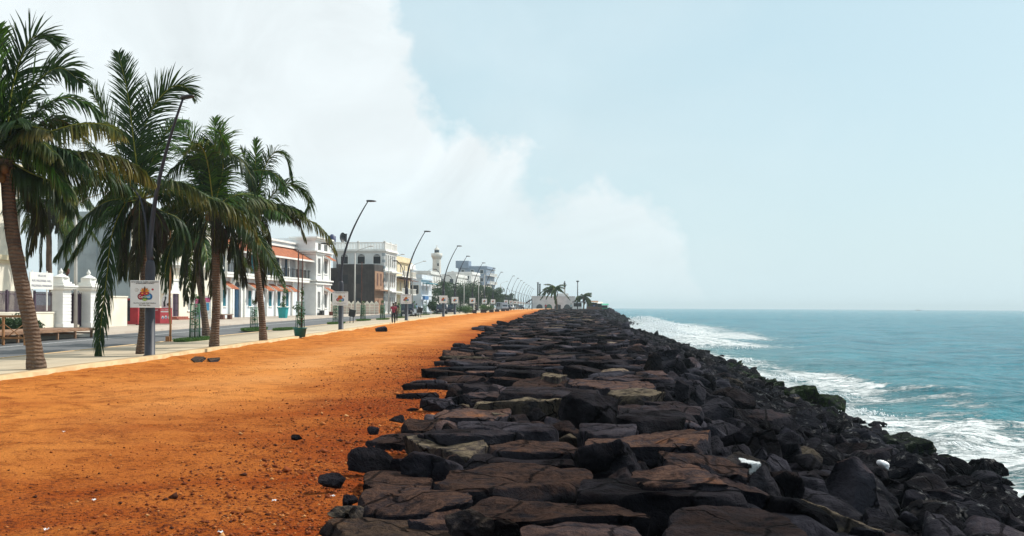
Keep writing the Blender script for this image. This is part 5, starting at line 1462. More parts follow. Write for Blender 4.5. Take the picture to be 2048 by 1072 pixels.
# broadleaf trees
def m_leaf(name, c1, c2):
    n = NB(name); f = n.noise(.55, 5, .6)
    n.set(color=n.mix(n.rampf(f, .3, .7), c1, c2), rough=.6, spec=.3)
    tr = n.N.new("ShaderNodeBsdfTranslucent"); tr.inputs["Color"].default_value = (*[x * 1.3 for x in c1], 1)
    mx = n.N.new("ShaderNodeMixShader"); mx.inputs[0].default_value = .25
    n.L.new(n.b.outputs[0], mx.inputs[1]); n.L.new(tr.outputs[0], mx.inputs[2]); n.L.new(mx.outputs[0], n.out.inputs[0]); return n.mat
M_LEAF = m_leaf("dark_foliage", (.035, .075, .02), (.016, .04, .014)); M_LEAF2 = m_leaf("bright_foliage", (.06, .13, .03), (.03, .075, .02))
M_BARK = pmat("bark", (.10, .07, .05), (.06, .045, .035), 3, .9, .4)
def leaf_cloud(centres, radii, n, size, r):
    V = np.zeros((n * 4, 3)); idx = r.integers(0, len(centres), n)
    c = np.array(centres)[idx]; rad = np.array(radii)[idx]
    dr = r.normal(size=(n, 3)); dr /= np.linalg.norm(dr, axis=1)[:, None]; p = c + dr * rad * (r.random((n, 1)) ** .45)
    u = r.normal(size=(n, 3)); u /= np.linalg.norm(u, axis=1)[:, None]; w = r.normal(size=(n, 3)); w -= u * (u * w).sum(1)[:, None]; w /= np.linalg.norm(w, axis=1)[:, None]
    s = size * r.uniform(.6, 1.3, (n, 1))
    V[0::4] = p - u * s; V[1::4] = p + w * s * .5; V[2::4] = p + u * s; V[3::4] = p - w * s * .5
    return V, np.arange(n * 4).reshape(-1, 4)
def tree(label, x, y, h, w, seed, mat=None, n=2600, group="trees between the road and the far white buildings", size=.22, name="tree"):
    r = np.random.default_rng(seed); t = thing(name, label, "tree", (x, y, float(G(y)) - .05), r.uniform(0, 6), group)
    k = 11; cs = []; rs = []; m = MB(); m.smooth = True
    m.tube([(0, 0, 0), (.1, .05, h * .25), (0, .1, h * .45)], [.26, .2, .16], 8)
    for i in range(k):
        a = r.uniform(0, 6.28); rr = w / 2 * r.uniform(.1, .75); z = h * r.uniform(.30, .86)
        c = (rr * math.cos(a), rr * math.sin(a), z); cs.append(c); rs.append(np.array([w * .24, w * .24, h * .15]) * r.uniform(.7, 1.2))
        m.tube([(0, .1, h * .3), (c[0] * .5, c[1] * .5, (h * .35 + c[2]) / 2), c], [.12, .08, .03], 6)
    m.build("trunk", M_BARK, t)
    V, Q = leaf_cloud(cs, rs, n, size, r)
    link("crown", np_mesh("crown", V, Q, None, False, [mat or M_LEAF]), t); return t
TL = [(880, 235, 7.5, 8, "dense dark tree below the lighthouse"), (903, 262, 6.8, 8, "dark tree behind the fourth lamp post"), (921, 240, 7.8, 8, "tall dark tree right of the fourth lamp post"),
      (938, 262, 8.4, 9, "broad dark tree under the low grey building"), (955, 245, 8.0, 8, "dark tree behind the sixth carnival sign"), (972, 270, 7.6, 8, "round dark tree below the white stepped house"),
      (986, 255, 6.4, 7, "smaller dark tree below the blue grey block"), (1000, 290, 5.5, 7, "low tree at the end of the tree row")]
for i, (u, d, h, w, lab) in enumerate(TL): tree(lab, px_x(u, d), d, h, w, 60 + i)
for i, (u, d, h, w, lab) in enumerate([(1016, 420, 7.5, 5, "hazy conical tree in the distance"), (1026, 440, 5, 6, "hazy low tree right of the conical one"), (1006, 400, 5, 6, "hazy low tree left of the conical one")]):
    tree(lab, px_x(u, d), d, h, w, 80 + i, n=1200, size=.4, group="hazy trees far down the street")
def bush(label, x, y, h, w, seed, mat=None, n=1500, size=.10, dz=0):
    r = np.random.default_rng(seed); cs = [(r.normal() * w * .22, r.normal() * w * .22, h * r.uniform(.3, .65)) for _ in range(7)]; rs = [np.array([w * .26, w * .26, h * .32]) * r.uniform(.8, 1.1) for _ in range(7)]
    V, Q = leaf_cloud(cs, rs, n, size, r); V[:, 2] = np.maximum(V[:, 2], .0)
    o = link("bush", np_mesh("bush", V, Q, None, False, [mat or M_LEAF]), None, (x, y, float(G(y)) + dz)); tag(o, label, "bush"); return o
bush("clipped ball shaped dark bush beyond the third lamp", px_x(866, 150), 150, 2.3, 2.6, 91, n=2600)
bush("dark bush between the colonial house and the zigzag fence", px_x(655, 141), 141, 4.0, 4.2, 92, n=3000, size=.16)
bush("low green bush at the road edge before the fifth sign", px_x(925, 150), 150, 1.5, 3.4, 93, M_LEAF2, 2000)
bush("green bush behind the dark planters", px_x(975, 185), 185, 1.8, 3.5, 94, M_LEAF2, 2000)
bush("dark flowering bush behind the wooden barricade at far left", px_x(22, 47), 47, 1.35, 2.2, 95, n=3000, size=.07)
bush("dark bush behind the first palm trunk at the barricade", px_x(62, 48), 48, 1.2, 1.2, 96, n=1600, size=.07)
# ---------------------------------------------------------------- street furniture
M_LAMP = pmat("lamp_grey_paint", (.030, .032, .046), (.020, .022, .033), 2, .5, .05)
M_LAMPH = pmat("lamp_head_metal", (.03, .032, .04), None, 2, .4, 0)
M_PALEP = pmat("pale_pole_paint", (.52, .50, .46), (.42, .40, .37), 2, .7, .1)
M_GREENP = pmat("green_mesh_paint", (.04, .16, .08), (.03, .11, .06), 6, .6, .1)
M_TEALP = pmat("teal_planter", (.015, .16, .17), (.010, .11, .12), 2, .45, .1)
M_TEALB = pmat("bright_teal_planter", (.02, .34, .36), (.015, .26, .28), 2, .5, .1)
M_GRASS = m_leaf("grass", (.075, .15, .025), (.04, .095, .02))
M_SOIL = pmat("soil", (.06, .04, .025), None, 5, .95, .3)
M_STONE = pmat("bench_stone", (.30, .22, .17), (.22, .16, .13), 3, .9, .2)
def cmat(name, c, rough=.6): return pmat(name, c, None, 4, rough, 0)
LM = dict(red=cmat("print_red", (.45, .02, .04)), dred=cmat("print_dark_red", (.12, .01, .02)), blue=cmat("print_blue", (.01, .12, .38)), lblue=cmat("print_light_blue", (.08, .35, .62)),
          green=cmat("print_green", (.03, .16, .06)), lime=cmat("print_lime", (.35, .50, .08)), yel=cmat("print_yellow", (.80, .45, .04)), org=cmat("print_orange", (.70, .20, .02)), wht=cmat("print_white", (.82, .82, .80)), blk=cmat("print_black", (.02, .02, .025)), brn=cmat("print_brown", (.16, .06, .02)))
LMK = list(LM)
def disc_pts(cx, cz, r, n=20, sx=1): return [(cx + sx * r * math.cos(2 * math.pi * k / n), cz + r * math.sin(2 * math.pi * k / n)) for k in range(n)]
def make_sign(parent, detail=True):
    """board facing -y, centred on local (0, y, 2.18)"""
    m = MB(); m.box(-.52, -.36, 1.70, .52, -.335, 2.66); s = m.build("sign_board", pmat("board_white", (.74, .76, .76), (.68, .70, .72), 1.5, .6, 0), parent)
    m = MB()
    def sh(poly, c, lay):
        poly = [(x * .86 + .0, 2.17 + (z - 2.2) * .80) for x, z in poly]; m.cur = LMK.index(c); m.prism_y(poly, -.3605 - .003 * (lay + 1), -.3605 - .003 * lay)
    sh(disc_pts(-.16, 2.10, .145), "dred", 0); sh(disc_pts(.17, 2.10, .145), "blue", 1); sh(disc_pts(.0, 2.03, .12, 20, 1.2), "green", 2); sh(disc_pts(0, 1.955, .05, 16, 1.7), "lime", 3)
    sh(disc_pts(-.16, 2.10, .105), "red", 4); sh(disc_pts(.17, 2.11, .10), "lblue", 4)
    # mask with feathers
    for a, L, c in ((90, .30, "brn"), (62, .26, "org"), (118, .26, "org"), (38, .24, "yel"), (142, .24, "yel"), (75, .22, "yel"), (105, .22, "yel")):
        ca, sa = math.cos(R(a)), math.sin(R(a)); lay = 5 if c == "yel" else 6
        sh([(-.045 * sa, 2.25 + .045 * ca), (.045 * sa, 2.25 - .045 * ca), (L * .75 * ca + .035 * sa, 2.25 + L * .75 * sa - .035 * ca), (L * ca, 2.25 + L * sa), (L * .75 * ca - .035 * sa, 2.25 + L * .75 * sa + .035 * ca)], c, lay)
    sh([(-.20, 2.29), (-.10, 2.31), (0, 2.27), (.10, 2.31), (.20, 2.29), (.16, 2.19), (.06, 2.15), (0, 2.19), (-.06, 2.15), (-.16, 2.19)], "red", 8)
    sh(disc_pts(-.09, 2.235, .028, 12, 1.4), "yel", 9); sh(disc_pts(.09, 2.235, .028, 12, 1.4), "yel", 9)
    sh(disc_pts(.32, 2.41, .045), "red", 0); sh(disc_pts(-.34, 2.39, .075), "brn", 0); sh(disc_pts(-.34, 2.39, .068), "wht", 1)
    m.build("carnival_logo", [LM[k] for k in LMK], s)
    if detail:
        text_mesh("lettering", "Carnival", .115, LM["wht"], s, (0, -.395, 2.08), RX, sx=1.05)
        for tx, z, sz, w in (("DEPARTMENT OF TOURISM, GOVERNMENT", 2.60, .050, 1.0), ("OF PUDUCHERRY & INTACH", 2.55, .050, 1.0), ("Dec 27 to 31 Gandhi Thidal, Puducherry", 1.86, .048, 1.0), ("Visit. Enjoy. Relax.", 1.79, .055, 1.0)):
            text_mesh("lettering", tx, sz, LM["blk"], s, (0, -.365, z), RX, sx=w)
    return s
def make_lamp(detail):
    t = thing("street_lamp", "", "street lamp")
    m = MB(); m.lathe([(.21, 0), (.21, .02), (.172, .04), (.165, 3.1), (.14, 3.3), (.10, 3.4)], 20); m.build("base_column", M_LAMP, t)
    H = 8.9
    pts = []; rr = []
    for k in range(25):
        s = k / 24; z = 3.3 + (H - 3.3) * s; x = 1.75 * max(0, s - .08) ** 1.75 / (.92 ** 1.75)
        pts.append((x, 0, z)); rr.append(.060 * (1 - s) + .036)
    m = MB(); m.tube(pts, rr, 10); m.build("mast", M_LAMP, t)
    m = MB(); x = 1.75
    prof = [(-.10, .05, .05), (0, .09, .07), (.15, .15, .075), (.40, .14, .06), (.55, .07, .03)]
    vs = []; n = 10
    for px_, w, h in prof:
        for k in range(n): a = 2 * math.pi * k / n; vs.append((x + px_, w * math.cos(a), H + .04 - .02 * px_ + h * math.sin(a)))
    m.add(vs, [(i * n + k, i * n + (k + 1) % n, (i + 1) * n + (k + 1) % n, (i + 1) * n + k) for i in range(4) for k in range(n)] + [list(range(n))[::-1], [4 * n + k for k in range(n)]], True)
    m.build("lamp_head", M_LAMPH, t)
    # lower arm towards the road
    pts = [(-.10, 0, 3.0), (-.16, 0, 3.6), (-.22, 0, 4.3), (-.34, 0, 5.0), (-.58, 0, 5.6), (-.95, 0, 5.95)]
    m = MB(); m.tube(catmull(pts, 14).tolist(), [.038] * 14, 8); a = m.build("lower_arm", M_LAMP, t)
    m = MB(); m.ball((-1.12, 0, 5.98), (.28, .13, .06), 10, 6); m.build("lamp_head", M_LAMPH, a)
    make_sign(t, detail); return t
ORD = ["nearest tall curved lamp post, beside the second palm trunk, with a carnival board", "second curved lamp post from the camera, left of the black litter bin", "third curved lamp post, right of the person in red", "fourth curved lamp post, before the ball shaped bush", "fifth curved lamp post, close behind the fourth",
       "sixth curved lamp post, standing at the first dark planter", "seventh curved lamp post, between two dark planters", "eighth curved lamp post, in front of the blue grey block", "ninth curved lamp post, right of the blue grey block", "tenth curved lamp post along the kerb", "eleventh curved lamp post along the kerb", "twelfth curved lamp post along the kerb",
       "thirteenth curved lamp post, small in the distance", "fourteenth curved lamp post, small in the distance", "fifteenth curved lamp post, tiny in the distance", "sixteenth curved lamp post, tiny in the distance", "farthest curved lamp post near the arched hall"]
LP = [(300, 31.7, -.6), (682, 61.7, 0), (813, 89, 0), (887, 117, 0), (910, 142, 0), (945, 165, 0), (969, 189, 0), (986, 213, 0), (1012, 241, 0), (1022, 262, 0), (1030, 285, 0), (1036.5, 308, 0), (1042, 332, 0), (1047, 356, 0), (1052, 380, 0), (1056, 404, 0), (1059, 428, 0)]
lp0 = make_lamp(True); lp1 = None
for i, (u, d, rz) in enumerate(LP):
    if i == 0: o = lp0
    elif i == 3: lp1 = o = make_lamp(False)
    else: o = copy_tree(lp0 if i < 3 else lp1)
    o.name = "street_lamp"
    o["label"] = ORD[i]; o["group"] = "tall curved lamp posts with carnival boards along the kerb"
    o.location = (px_x(u, d), d, float(G(d))); o.rotation_euler.z = rz + (.02 * math.sin(i * 2.1))
    if i == 0:
        o.scale.z = .965
        for ch in o.children:
            if ch.name.startswith("sign_board"): ch.rotation_euler.z = .50
    elif i < 3:
        for ch in o.children:
            if ch.name.startswith("sign_board"): ch.rotation_euler.z = .0

# pale road lamps on the far side
def make_road_lamp():
    t = thing("road_lamp", "", "street lamp"); m = MB(); m.tube([(0, 0, 0), (0, 0, 8.2)], [.13, .07], 10); m.build("pole", M_PALEP, t)
    m = MB(); m.tube(catmull([(0, 0, 8.15), (.5, 0, 8.55), (1.9, 0, 9.05)], 8).tolist(), [.04] * 8, 6); m.build("arm", M_PALEP, t)
    m = MB(); m.ball((2.1, 0, 9.08), (.34, .13, .07), 10, 6); m.build("lamp_head", M_PALEP, t); return t
RLb = make_road_lamp()
for i, (u, d, lab) in enumerate([(151, 61.5, "thick pale lamp pole rising between the two gate pillars"), (709.5, 121, "pale lamp pole in front of the old house"), (777.5, 141, "pale lamp pole before the brown shuttered front of the old house"), (825, 163, "pale lamp pole in front of the pale blue house"),
                               (855, 189, "pale lamp pole left of the lighthouse"), (887, 215, "pale lamp pole behind the fourth curved lamp"), (928, 225, "pale lamp pole before the dark trees, left of the sixth curved lamp"), (957, 240, "pale lamp pole right of the sixth curved lamp"), (969, 205, "pale lamp pole beside the seventh carnival board"), (981, 262, "pale lamp pole under the blue grey block"), (1001, 300, "last pale lamp pole at the end of the trees")]):
    o = RLb if i == 0 else copy_tree(RLb); o.name = "road_lamp"; o["label"] = lab; o["group"] = "pale lamp poles on the far side of the road"
    o.location = (px_x(u, d), d, float(G(d)) + .02)

def pole(label, u, vb, vt, r_, mat, lean=0.0, h=0.0, name="pole", cat="pole", block=True, wob=.03):
    b = on_ground(u, vb, h); H = (vb - vt) / F * b.y; m = MB(); n = 8
    m.tube([(lean * H * k / n + wob * math.sin(k * 1.9), 0, H * k / n) for k in range(n + 1)], [r_ * (1 - .25 * k / n) for k in range(n + 1)], 8)
    if block: m.box(-.16, -.14, 0, .02, .16, .24)
    o = m.build(name, mat, None, b); tag(o, label, cat); return o
pole("thin orange bamboo pole with wooden foot, right of the nearest lamp post", 340, 683, 440, .055, M_WOOD, -.008, name="bamboo_pole")
pole("tall brown pole standing before the tiled house at its right end", 596, 634, 500, .10, M_RUST, 0.0, name="brown_pole")
pole("brown pole between the second lamp post and the person in red", 723, 633, 524, .06, M_RUST, 0.0, name="brown_pole")
pole("short dark post behind the third lamp post", 822, 628, 540, .09, M_IRON, -.01, name="dark_post")
pole("rusty ornamental pole with two knobs in front of the gate pillar", 134, 653, 540, .05, M_RUST, 0, name="ornamental_pole", block=False, wob=.01)
o = COL.objects[-1]; m = MB(); H = 113 / F * o.location.y
m.ball((0, 0, H - .1), (.16, .16, .26), 10, 8); m.ball((0, 0, H - .85), (.16, .16, .22), 10, 8); m.ball((0, 0, H + .2), (.07, .07, .18), 8, 6); m.build("knob", M_RUST, o)

# grass patches, saplings and their green guards
def grass_patch(label, x, y, L, W, seed):
    r = np.random.default_rng(seed); n = int(900 * L); rr = np.sqrt(r.random(n)); a = r.uniform(0, 6.28, n)
    px_, py_ = rr * np.cos(a) * W / 2, rr * np.sin(a) * L / 2; hh = r.uniform(.05, .15, n); th = r.uniform(0, 6.28, n); w = .012 + y * .0003
    B = np.stack([px_, py_, np.zeros(n)], 1); dx = np.stack([np.cos(th) * w, np.sin(th) * w, 0 * th], 1); tip = B + np.stack([r.normal(size=n) * .05, r.normal(size=n) * .05, hh], 1)
    V = np.zeros((n * 3, 3)); V[0::3] = B - dx; V[1::3] = B + dx; V[2::3] = tip
    me = np_mesh("grass_patch", V, None, np.arange(n * 3).reshape(-1, 3), False, [M_GRASS]); o = link("grass_patch", me, None, (x, y, float(G(y)) + .012)); tag(o, label, "grass", kind="stuff")
    m = MB(); poly = [(W / 2 * math.cos(2 * math.pi * k / 24), L / 2 * math.sin(2 * math.pi * k / 24)) for k in range(24)]
    m.prism(poly, -.05, .006); s = m.build("soil_bed", M_GRASS, None, (x, y, float(G(y)) + .004)); s["kind"] = "structure"
def guard(label, x, y, H=1.5, r_=.22, stem=True, seed=0, lean=0):
    t = thing("tree_guard", label, "tree guard", (x, y, float(G(y)) + .01), 0, "green saplings guards on the grass by the road")
    m = MB()
    for k in range(14): a = 2 * math.pi * k / 14; m.tube([(r_ * 1.15 * math.cos(a), r_ * 1.15 * math.sin(a), 0), (r_ * math.cos(a), r_ * math.sin(a), H)], .014, 4)
    for j in range(6):
        z = .1 + (H - .15) * j / 5; m.tube([(r_ * 1.05 * math.cos(2 * math.pi * k / 14), r_ * 1.05 * math.sin(2 * math.pi * k / 14), z) for k in range(15)], .014, 4, cap=False)
    m.build("mesh_cage", M_GREENP, t)
    if stem:
        r = np.random.default_rng(seed + 300); hh = H * r.uniform(1.05, 1.35)
        m = MB(); m.tube([(0, 0, 0), (.03, 0, hh * .5), (lean, 0, hh)], [.03, .02, .012], 6); m.build("stem", M_BARK, t)
        V, Q = leaf_cloud([(0, 0, H * .45), (0, 0, H * .75), (lean, 0, hh * .95)], [np.array([.17, .17, .32]), np.array([.16, .16, .3]), np.array([.18, .18, .2])], 220, .055, r)
        link("leaves", np_mesh("leaves", V, Q, None, False, [M_LEAF2]), t)
    return t
GP = [(390, 44.8, "green sapling cage on grass right of the bamboo pole"), (373, 62, "sapling cage behind the third palm"), (508, 62, "sapling cage left of the fourth palm trunk"), (671.5, 78, "dark leafy sapling cage left of the second lamp post"), (726, 90, "sapling cage at the brown pole"),
      (765, 95, "sapling cage left of the person in red"), (798, 106, "sapling cage right of the person in red"), (828, 124, "sapling cage right of the third lamp post"), (850, 135, "sapling cage beside the ball shaped bush"), (872, 150, "sapling cage under the ball shaped bush")]
for i, (u, d, lab) in enumerate(GP):
    x = px_x(u, d) if i != 1 else float(K(62)) - 4.3
    grass_patch("strip of green grass at the road edge around a sapling cage, %s" % ["nearest", "second", "third", "fourth", "fifth", "sixth", "seventh", "eighth", "ninth", "tenth"][i], x + .05, d, 5.0, 1.15, i)
    if i != 1: guard(lab, x, d, 1.5 if i else 1.75, seed=i)
grass_patch("tiny grass edge by the road at the far left", float(K(27)) - 4.2, 26, 5, 1.1, 55)

# planters
def round_planter(label, b, r_, H, mat, stem, rim=True, oct_=False, group=None):
    t = thing("planter", label, "planter", b, 0, group)
    m = MB(); n = 8 if oct_ else 24
    m.lathe([(r_ * .74, 0), (r_ * .95, H * .92), (r_ * 1.08, H * .93), (r_ * 1.08, H), (r_ * .93, H), (r_ * .9, H * .86)], n); m.build("pot", mat, t)
    m = MB(); m.lathe([(r_ * .9, H * .80), (r_ * .9, H * .84)], n); m.build("soil", M_SOIL, t); return t
b = on_ground(600, 674)
t = round_planter("teal tub planter on the kerb holding a tall staked sapling", b, .36, .50, M_TEALP, 4.6)
m = MB(); m.tube([(.06, 0, .4), (.10, .0, 2.5), (.12, 0, 4.4)], [.05, .04, .02], 7); m.build("stake", M_RUST, t)
m = MB()
for k in range(10): a = 2 * math.pi * k / 10; m.tube([(.24 * math.cos(a), .24 * math.sin(a), .45), (.20 * math.cos(a), .20 * math.sin(a), 1.9)], .012, 4)
for j in range(6): m.tube([(.22 * math.cos(2 * math.pi * k / 12), .22 * math.sin(2 * math.pi * k / 12), .5 + .27 * j) for k in range(13)], .012, 4, cap=False)
m.build("mesh_cage", M_GREENP, t)
V, Q = leaf_cloud([(-.15, 0, 1.55), (0, 0, .9), (.1, 0, 1.3), (.12, 0, 2.3)], [np.array([.25, .2, .2]), np.array([.2, .2, .4]), np.array([.15, .15, .5]), np.array([.12, .12, .4])], 320, .06, np.random.default_rng(4)); link("leaves", np_mesh("leaves", V, Q, None, False, [M_LEAF2]), t)
b = on_ground(566, 636, .03)
t = round_planter("bright teal octagonal planter with a small tree before the awning windows", b, .62, 1.15, M_TEALB, 2, oct_=True)
V, Q = leaf_cloud([(0, 0, 1.4), (.1, 0, 2.1), (.25, 0, 2.9), (.1, 0, 3.4)], [np.array([.35, .35, .3]), np.array([.25, .25, .4]), np.array([.3, .3, .3]), np.array([.2, .2, .3])], 420, .09, np.random.default_rng(8)); link("leaves", np_mesh("leaves", V, Q, None, False, [M_LEAF2]), t)
m = MB(); m.tube([(0, 0, 1), (.1, 0, 2.3), (.2, 0, 3.3)], [.04, .03, .02], 6); m.build("stem", M_BARK, t)
for i, (u, v, lab) in enumerate([(767, 622, "brown flower pot at the right end of the zigzag fence"), (662, 627, "brown flower pot at the left of the zigzag fence")]):
    b = on_ground(u, v + 4, .03); t = round_planter(lab, b, .3, .5, pmat("clay", (.20, .07, .05), None, 3), 0)
# low dark planters / blocks at the far end of the pavement
M_BLK = pmat("dark_block_paint", (.055, .040, .045), (.035, .028, .03), 2, .7, .2)
BL = [(946.5, 626.5, 13), (967, 625.6, 13), (983, 624.8, 10), (994, 623.6, 10), (1006, 622.6, 9), (1015, 621.8, 8)]
def block_m():
    m = MB(); m.box(-.62, -.32, 0, .62, .32, .08); m.box(-.56, -.27, .083, .56, .27, .50); m.box(-.62, -.32, .503, .62, .32, .60); return m
bo = None
for i, (u, v, w) in enumerate(BL):
    b = on_ground(u, v); s = w / F * b.y / 1.24
    if bo is None: bo = block_m().build("stone_block", M_BLK, None, b); o = bo
    else: o = bo.copy(); COL.objects.link(o); o.location = b
    o.scale = (s, s, min(1, s)); tag(o, "dark low stone block, %s along the sand edge" % ["nearest", "second", "third", "fourth", "fifth", "farthest"][i], "stone block", "dark low blocks at the end of the pavement")

# litter bins
def bin_(label, u, v, rz):
    b = on_ground(u, v); t = thing("litter_bin", label, "litter bin", b, rz, "black litter bins on posts")
    m = MB(); m.tube([(-.17, 0, 0), (-.17, 0, .8)], .035, 6); m.tube([(.10, 0, 0), (.10, 0, .8)], .035, 6); m.build("stand", M_IRON, t)
    m = MB(); m.prism_y([(-.30, .62), (.22, .48), (.34, 1.10), (-.22, 1.22)], -.22, .22); m.box(-.24, -.24, 1.16, -.2, .24, 1.28); m.build("bucket", M_IRON, t)
bin_("black tilted litter bin right of the second lamp post", 704, 646, .1)
bin_("black litter bin right of the scooter", 840, 634.5, .3)

# bench, chair
t = thing("bench", "brown stone bench left of the blue arched door", "bench", on_ground(452, 638.5, .03), TH_B * 0 + 1.2)
m = MB(); m.box(-.85, -.22, .42, .85, .22, .52); m.build("seat", M_STONE, t)
for s in (-.55, .55):
    m = MB(); m.box(s - .14, -.2, 0, s + .14, .2, .417); m.build("leg", pmat("bench_leg", (.16, .07, .05), None, 3), t)
t = thing("chair", "small brown chair right of the bright teal planter", "chair", on_ground(580, 631, .03), .4)
m = MB(); m.box(-.3, -.3, .42, .3, .3, .47); m.build("seat", M_BROWNW, t); m = MB(); m.box(-.3, .26, .473, .3, .3, .95); m.build("backrest", M_BROWNW, t)
for sx in (-.27, .27):
    for sy in (-.27, .27):
        m = MB(); m.tube([(sx, sy, 0), (sx, sy, .42)], .025, 6); m.build("leg", M_BROWNW, t)

# red drinks kiosk and red cabinet
M_RED = pmat("kiosk_red", (.38, .02, .03), (.28, .015, .025), 2, .5, .05); M_PINKR = pmat("kiosk_front", (.72, .10, .12), (.60, .07, .09), 2, .5, .05)
b = on_ground(327, 649, .03)
t = thing("kiosk", "red ice cream cart with pictures and a white backboard", "kiosk", b, .35)
m = MB(); m.box(-.85, -.45, .06, .62, .5, 1.28); m.cur = 1; m.box(-.25, -.47, .1, .60, -.452, 1.26); m.build("body", [M_RED, M_PINKR], t)
m = MB()
for i, c in enumerate(((-.05, .55), (.18, .58), (.42, .55))):
    m.cur = 0; m.prism_y(disc_pts(c[0], c[1], .13, 16, .72), -.478, -.473); m.cur = 1; m.prism_y(disc_pts(c[0], c[1] - .05, .07, 12, .7), -.482, -.479)
m.cur = 0; m.box(-.2, -.477, .95, .5, -.473, 1.04)
m.build("pictures", [LM["wht"], LM["blue"]], t)
text_mesh("lettering", "ICE CREAM", .13, LM["wht"], t, (.17, -.48, 1.14), RX); text_mesh("lettering", "Fresh", .15, LM["wht"], t, (-.56, -.455, 1.12), RX)
m = MB(); m.prism_y([(-.15, 1.283), (.58, 1.283), (.58, 2.0), (.45, 2.35), (.2, 2.45), (-.02, 2.3), (-.15, 1.9)], .02, .06); m.build("backboard", LM["wht"], t)
m = MB(); m.prism_y([(.0, 1.35), (.14, 1.4), (.12, 1.72), (.2, 2.1), (.1, 2.2), (.06, 1.9), (-.02, 1.7)], .0, .017); m.prism_y(disc_pts(.35, 1.55, .12), 0, .017); m.build("silhouette_print", LM["blk"], t)
b = on_ground(262, 650, .03)
t = thing("cabinet", "dark red drinks cabinet half hidden behind the second palm trunk", "cabinet", b, .2)
m = MB(); m.box(-.5, -.35, .05, .55, .35, 2.0); m.build("body", M_RED, t); m = MB(); m.box(-.42, -.37, .3, .0, -.353, 1.85); m.build("door", M_DARK, t)
m = MB(); m.box(-.45, -.3, 0, -.35, .3, .047); m.box(.4, -.3, 0, .5, .3, .047); m.build("feet", M_IRON, t)
# poster rack between the houses
b = on_ground(405, 640, .03)
t = thing("poster_rack", "rack with pink and blue posters between the white house and the colonial house", "poster rack", b, .6)
m = MB(); m.box(-.8, 0, .1, .8, .08, 2.2); m.build("panel", LM["wht"], t)
m = MB(); m.cur = 0; m.box(-.7, -.02, 1.2, -.1, -.003, 2.1); m.cur = 1; m.box(0, -.02, .9, .6, -.003, 1.6); m.cur = 2; m.box(-.6, -.02, .3, 0, -.003, 1.1); m.cur = 0; m.box(.1, -.02, 1.68, .7, -.003, 2.1); m.build("posters", [cmat("poster_pink", (.6, .12, .25)), LM["lblue"], cmat("poster_lilac", (.5, .42, .7))], t)

# wooden platform on the far pavement edge and barricade
t = thing("platform", "low old wooden platform with open trestle legs along the road edge", "platform", (float(K(41)) - 12.1, 41, float(G(42)) - .06), 0)
t.rotation_euler.z = 0
m = MB(); Lp = 9.0
for k in range(5): m.box(-.1 + .42 * k - 1.0, -6.5, .47, .30 + .42 * k - 1.0, Lp, .52)
m.box(-1.12, -6.5, .37, -1.103, Lp, .5); m.box(1.0, -6.5, .37, 1.1, Lp, .467)
m.build("deck", M_DWOOD, t)
for k in range(9):
    m = MB(); yy = -6.2 + 1.85 * k; m.box(.95, yy, 0, 1.05, yy + .1, .367); m.box(-1.05, yy, 0, -.95, yy + .1, .367); m.box(-.95, yy, .2, .95, yy + .06, .28); m.build("trestle", M_DWOOD, t)
b = on_ground(-40, 690, 0)
t = thing("barricade", "wooden barricade of cross braced rails at the far left road edge", "barricade", (px_x(52, 40.5), 40.5, float(G(40)) - .1), math.pi)
m = MB(); m.box(-.1, -.04, 1.22, 4.2, .04, 1.32); m.box(-.1, -.03, .28, 4.2, .03, .36)
for k in range(5): m.box(.0 + .95 * k, -.045, 0, .08 + .95 * k, .045, 1.217)
m.build("rails", M_WOOD, t)
m = MB()
for k in range(4):
    a = .08 + .95 * k; m.tube([(a, .06, .3), (a + .87, .06, .95)], .02, 4); m.tube([(a, -.06, .95), (a + .87, -.06, .3)], .02, 4)
m.build("braces", M_WOOD, t)
for i, (u, v) in enumerate(((153, 656), (165, 655))):
    b = on_ground(u - 6, v, .03); m = MB(); X, Q = boulder_shape(6, (.42, .3, .2), np.random.default_rng(i), 20, 5, .03); o = link("sandbag", np_mesh("sandbag", X, Q, None, True, [pmat("sack", (.55, .48, .38), None, 4, .9, .3)]), None, (b.x, b.y, b.z + .15)); tag(o, ["pale sack of rubble by the right gate pillar", "second pale sack of rubble beside the first one"][i], "sack")

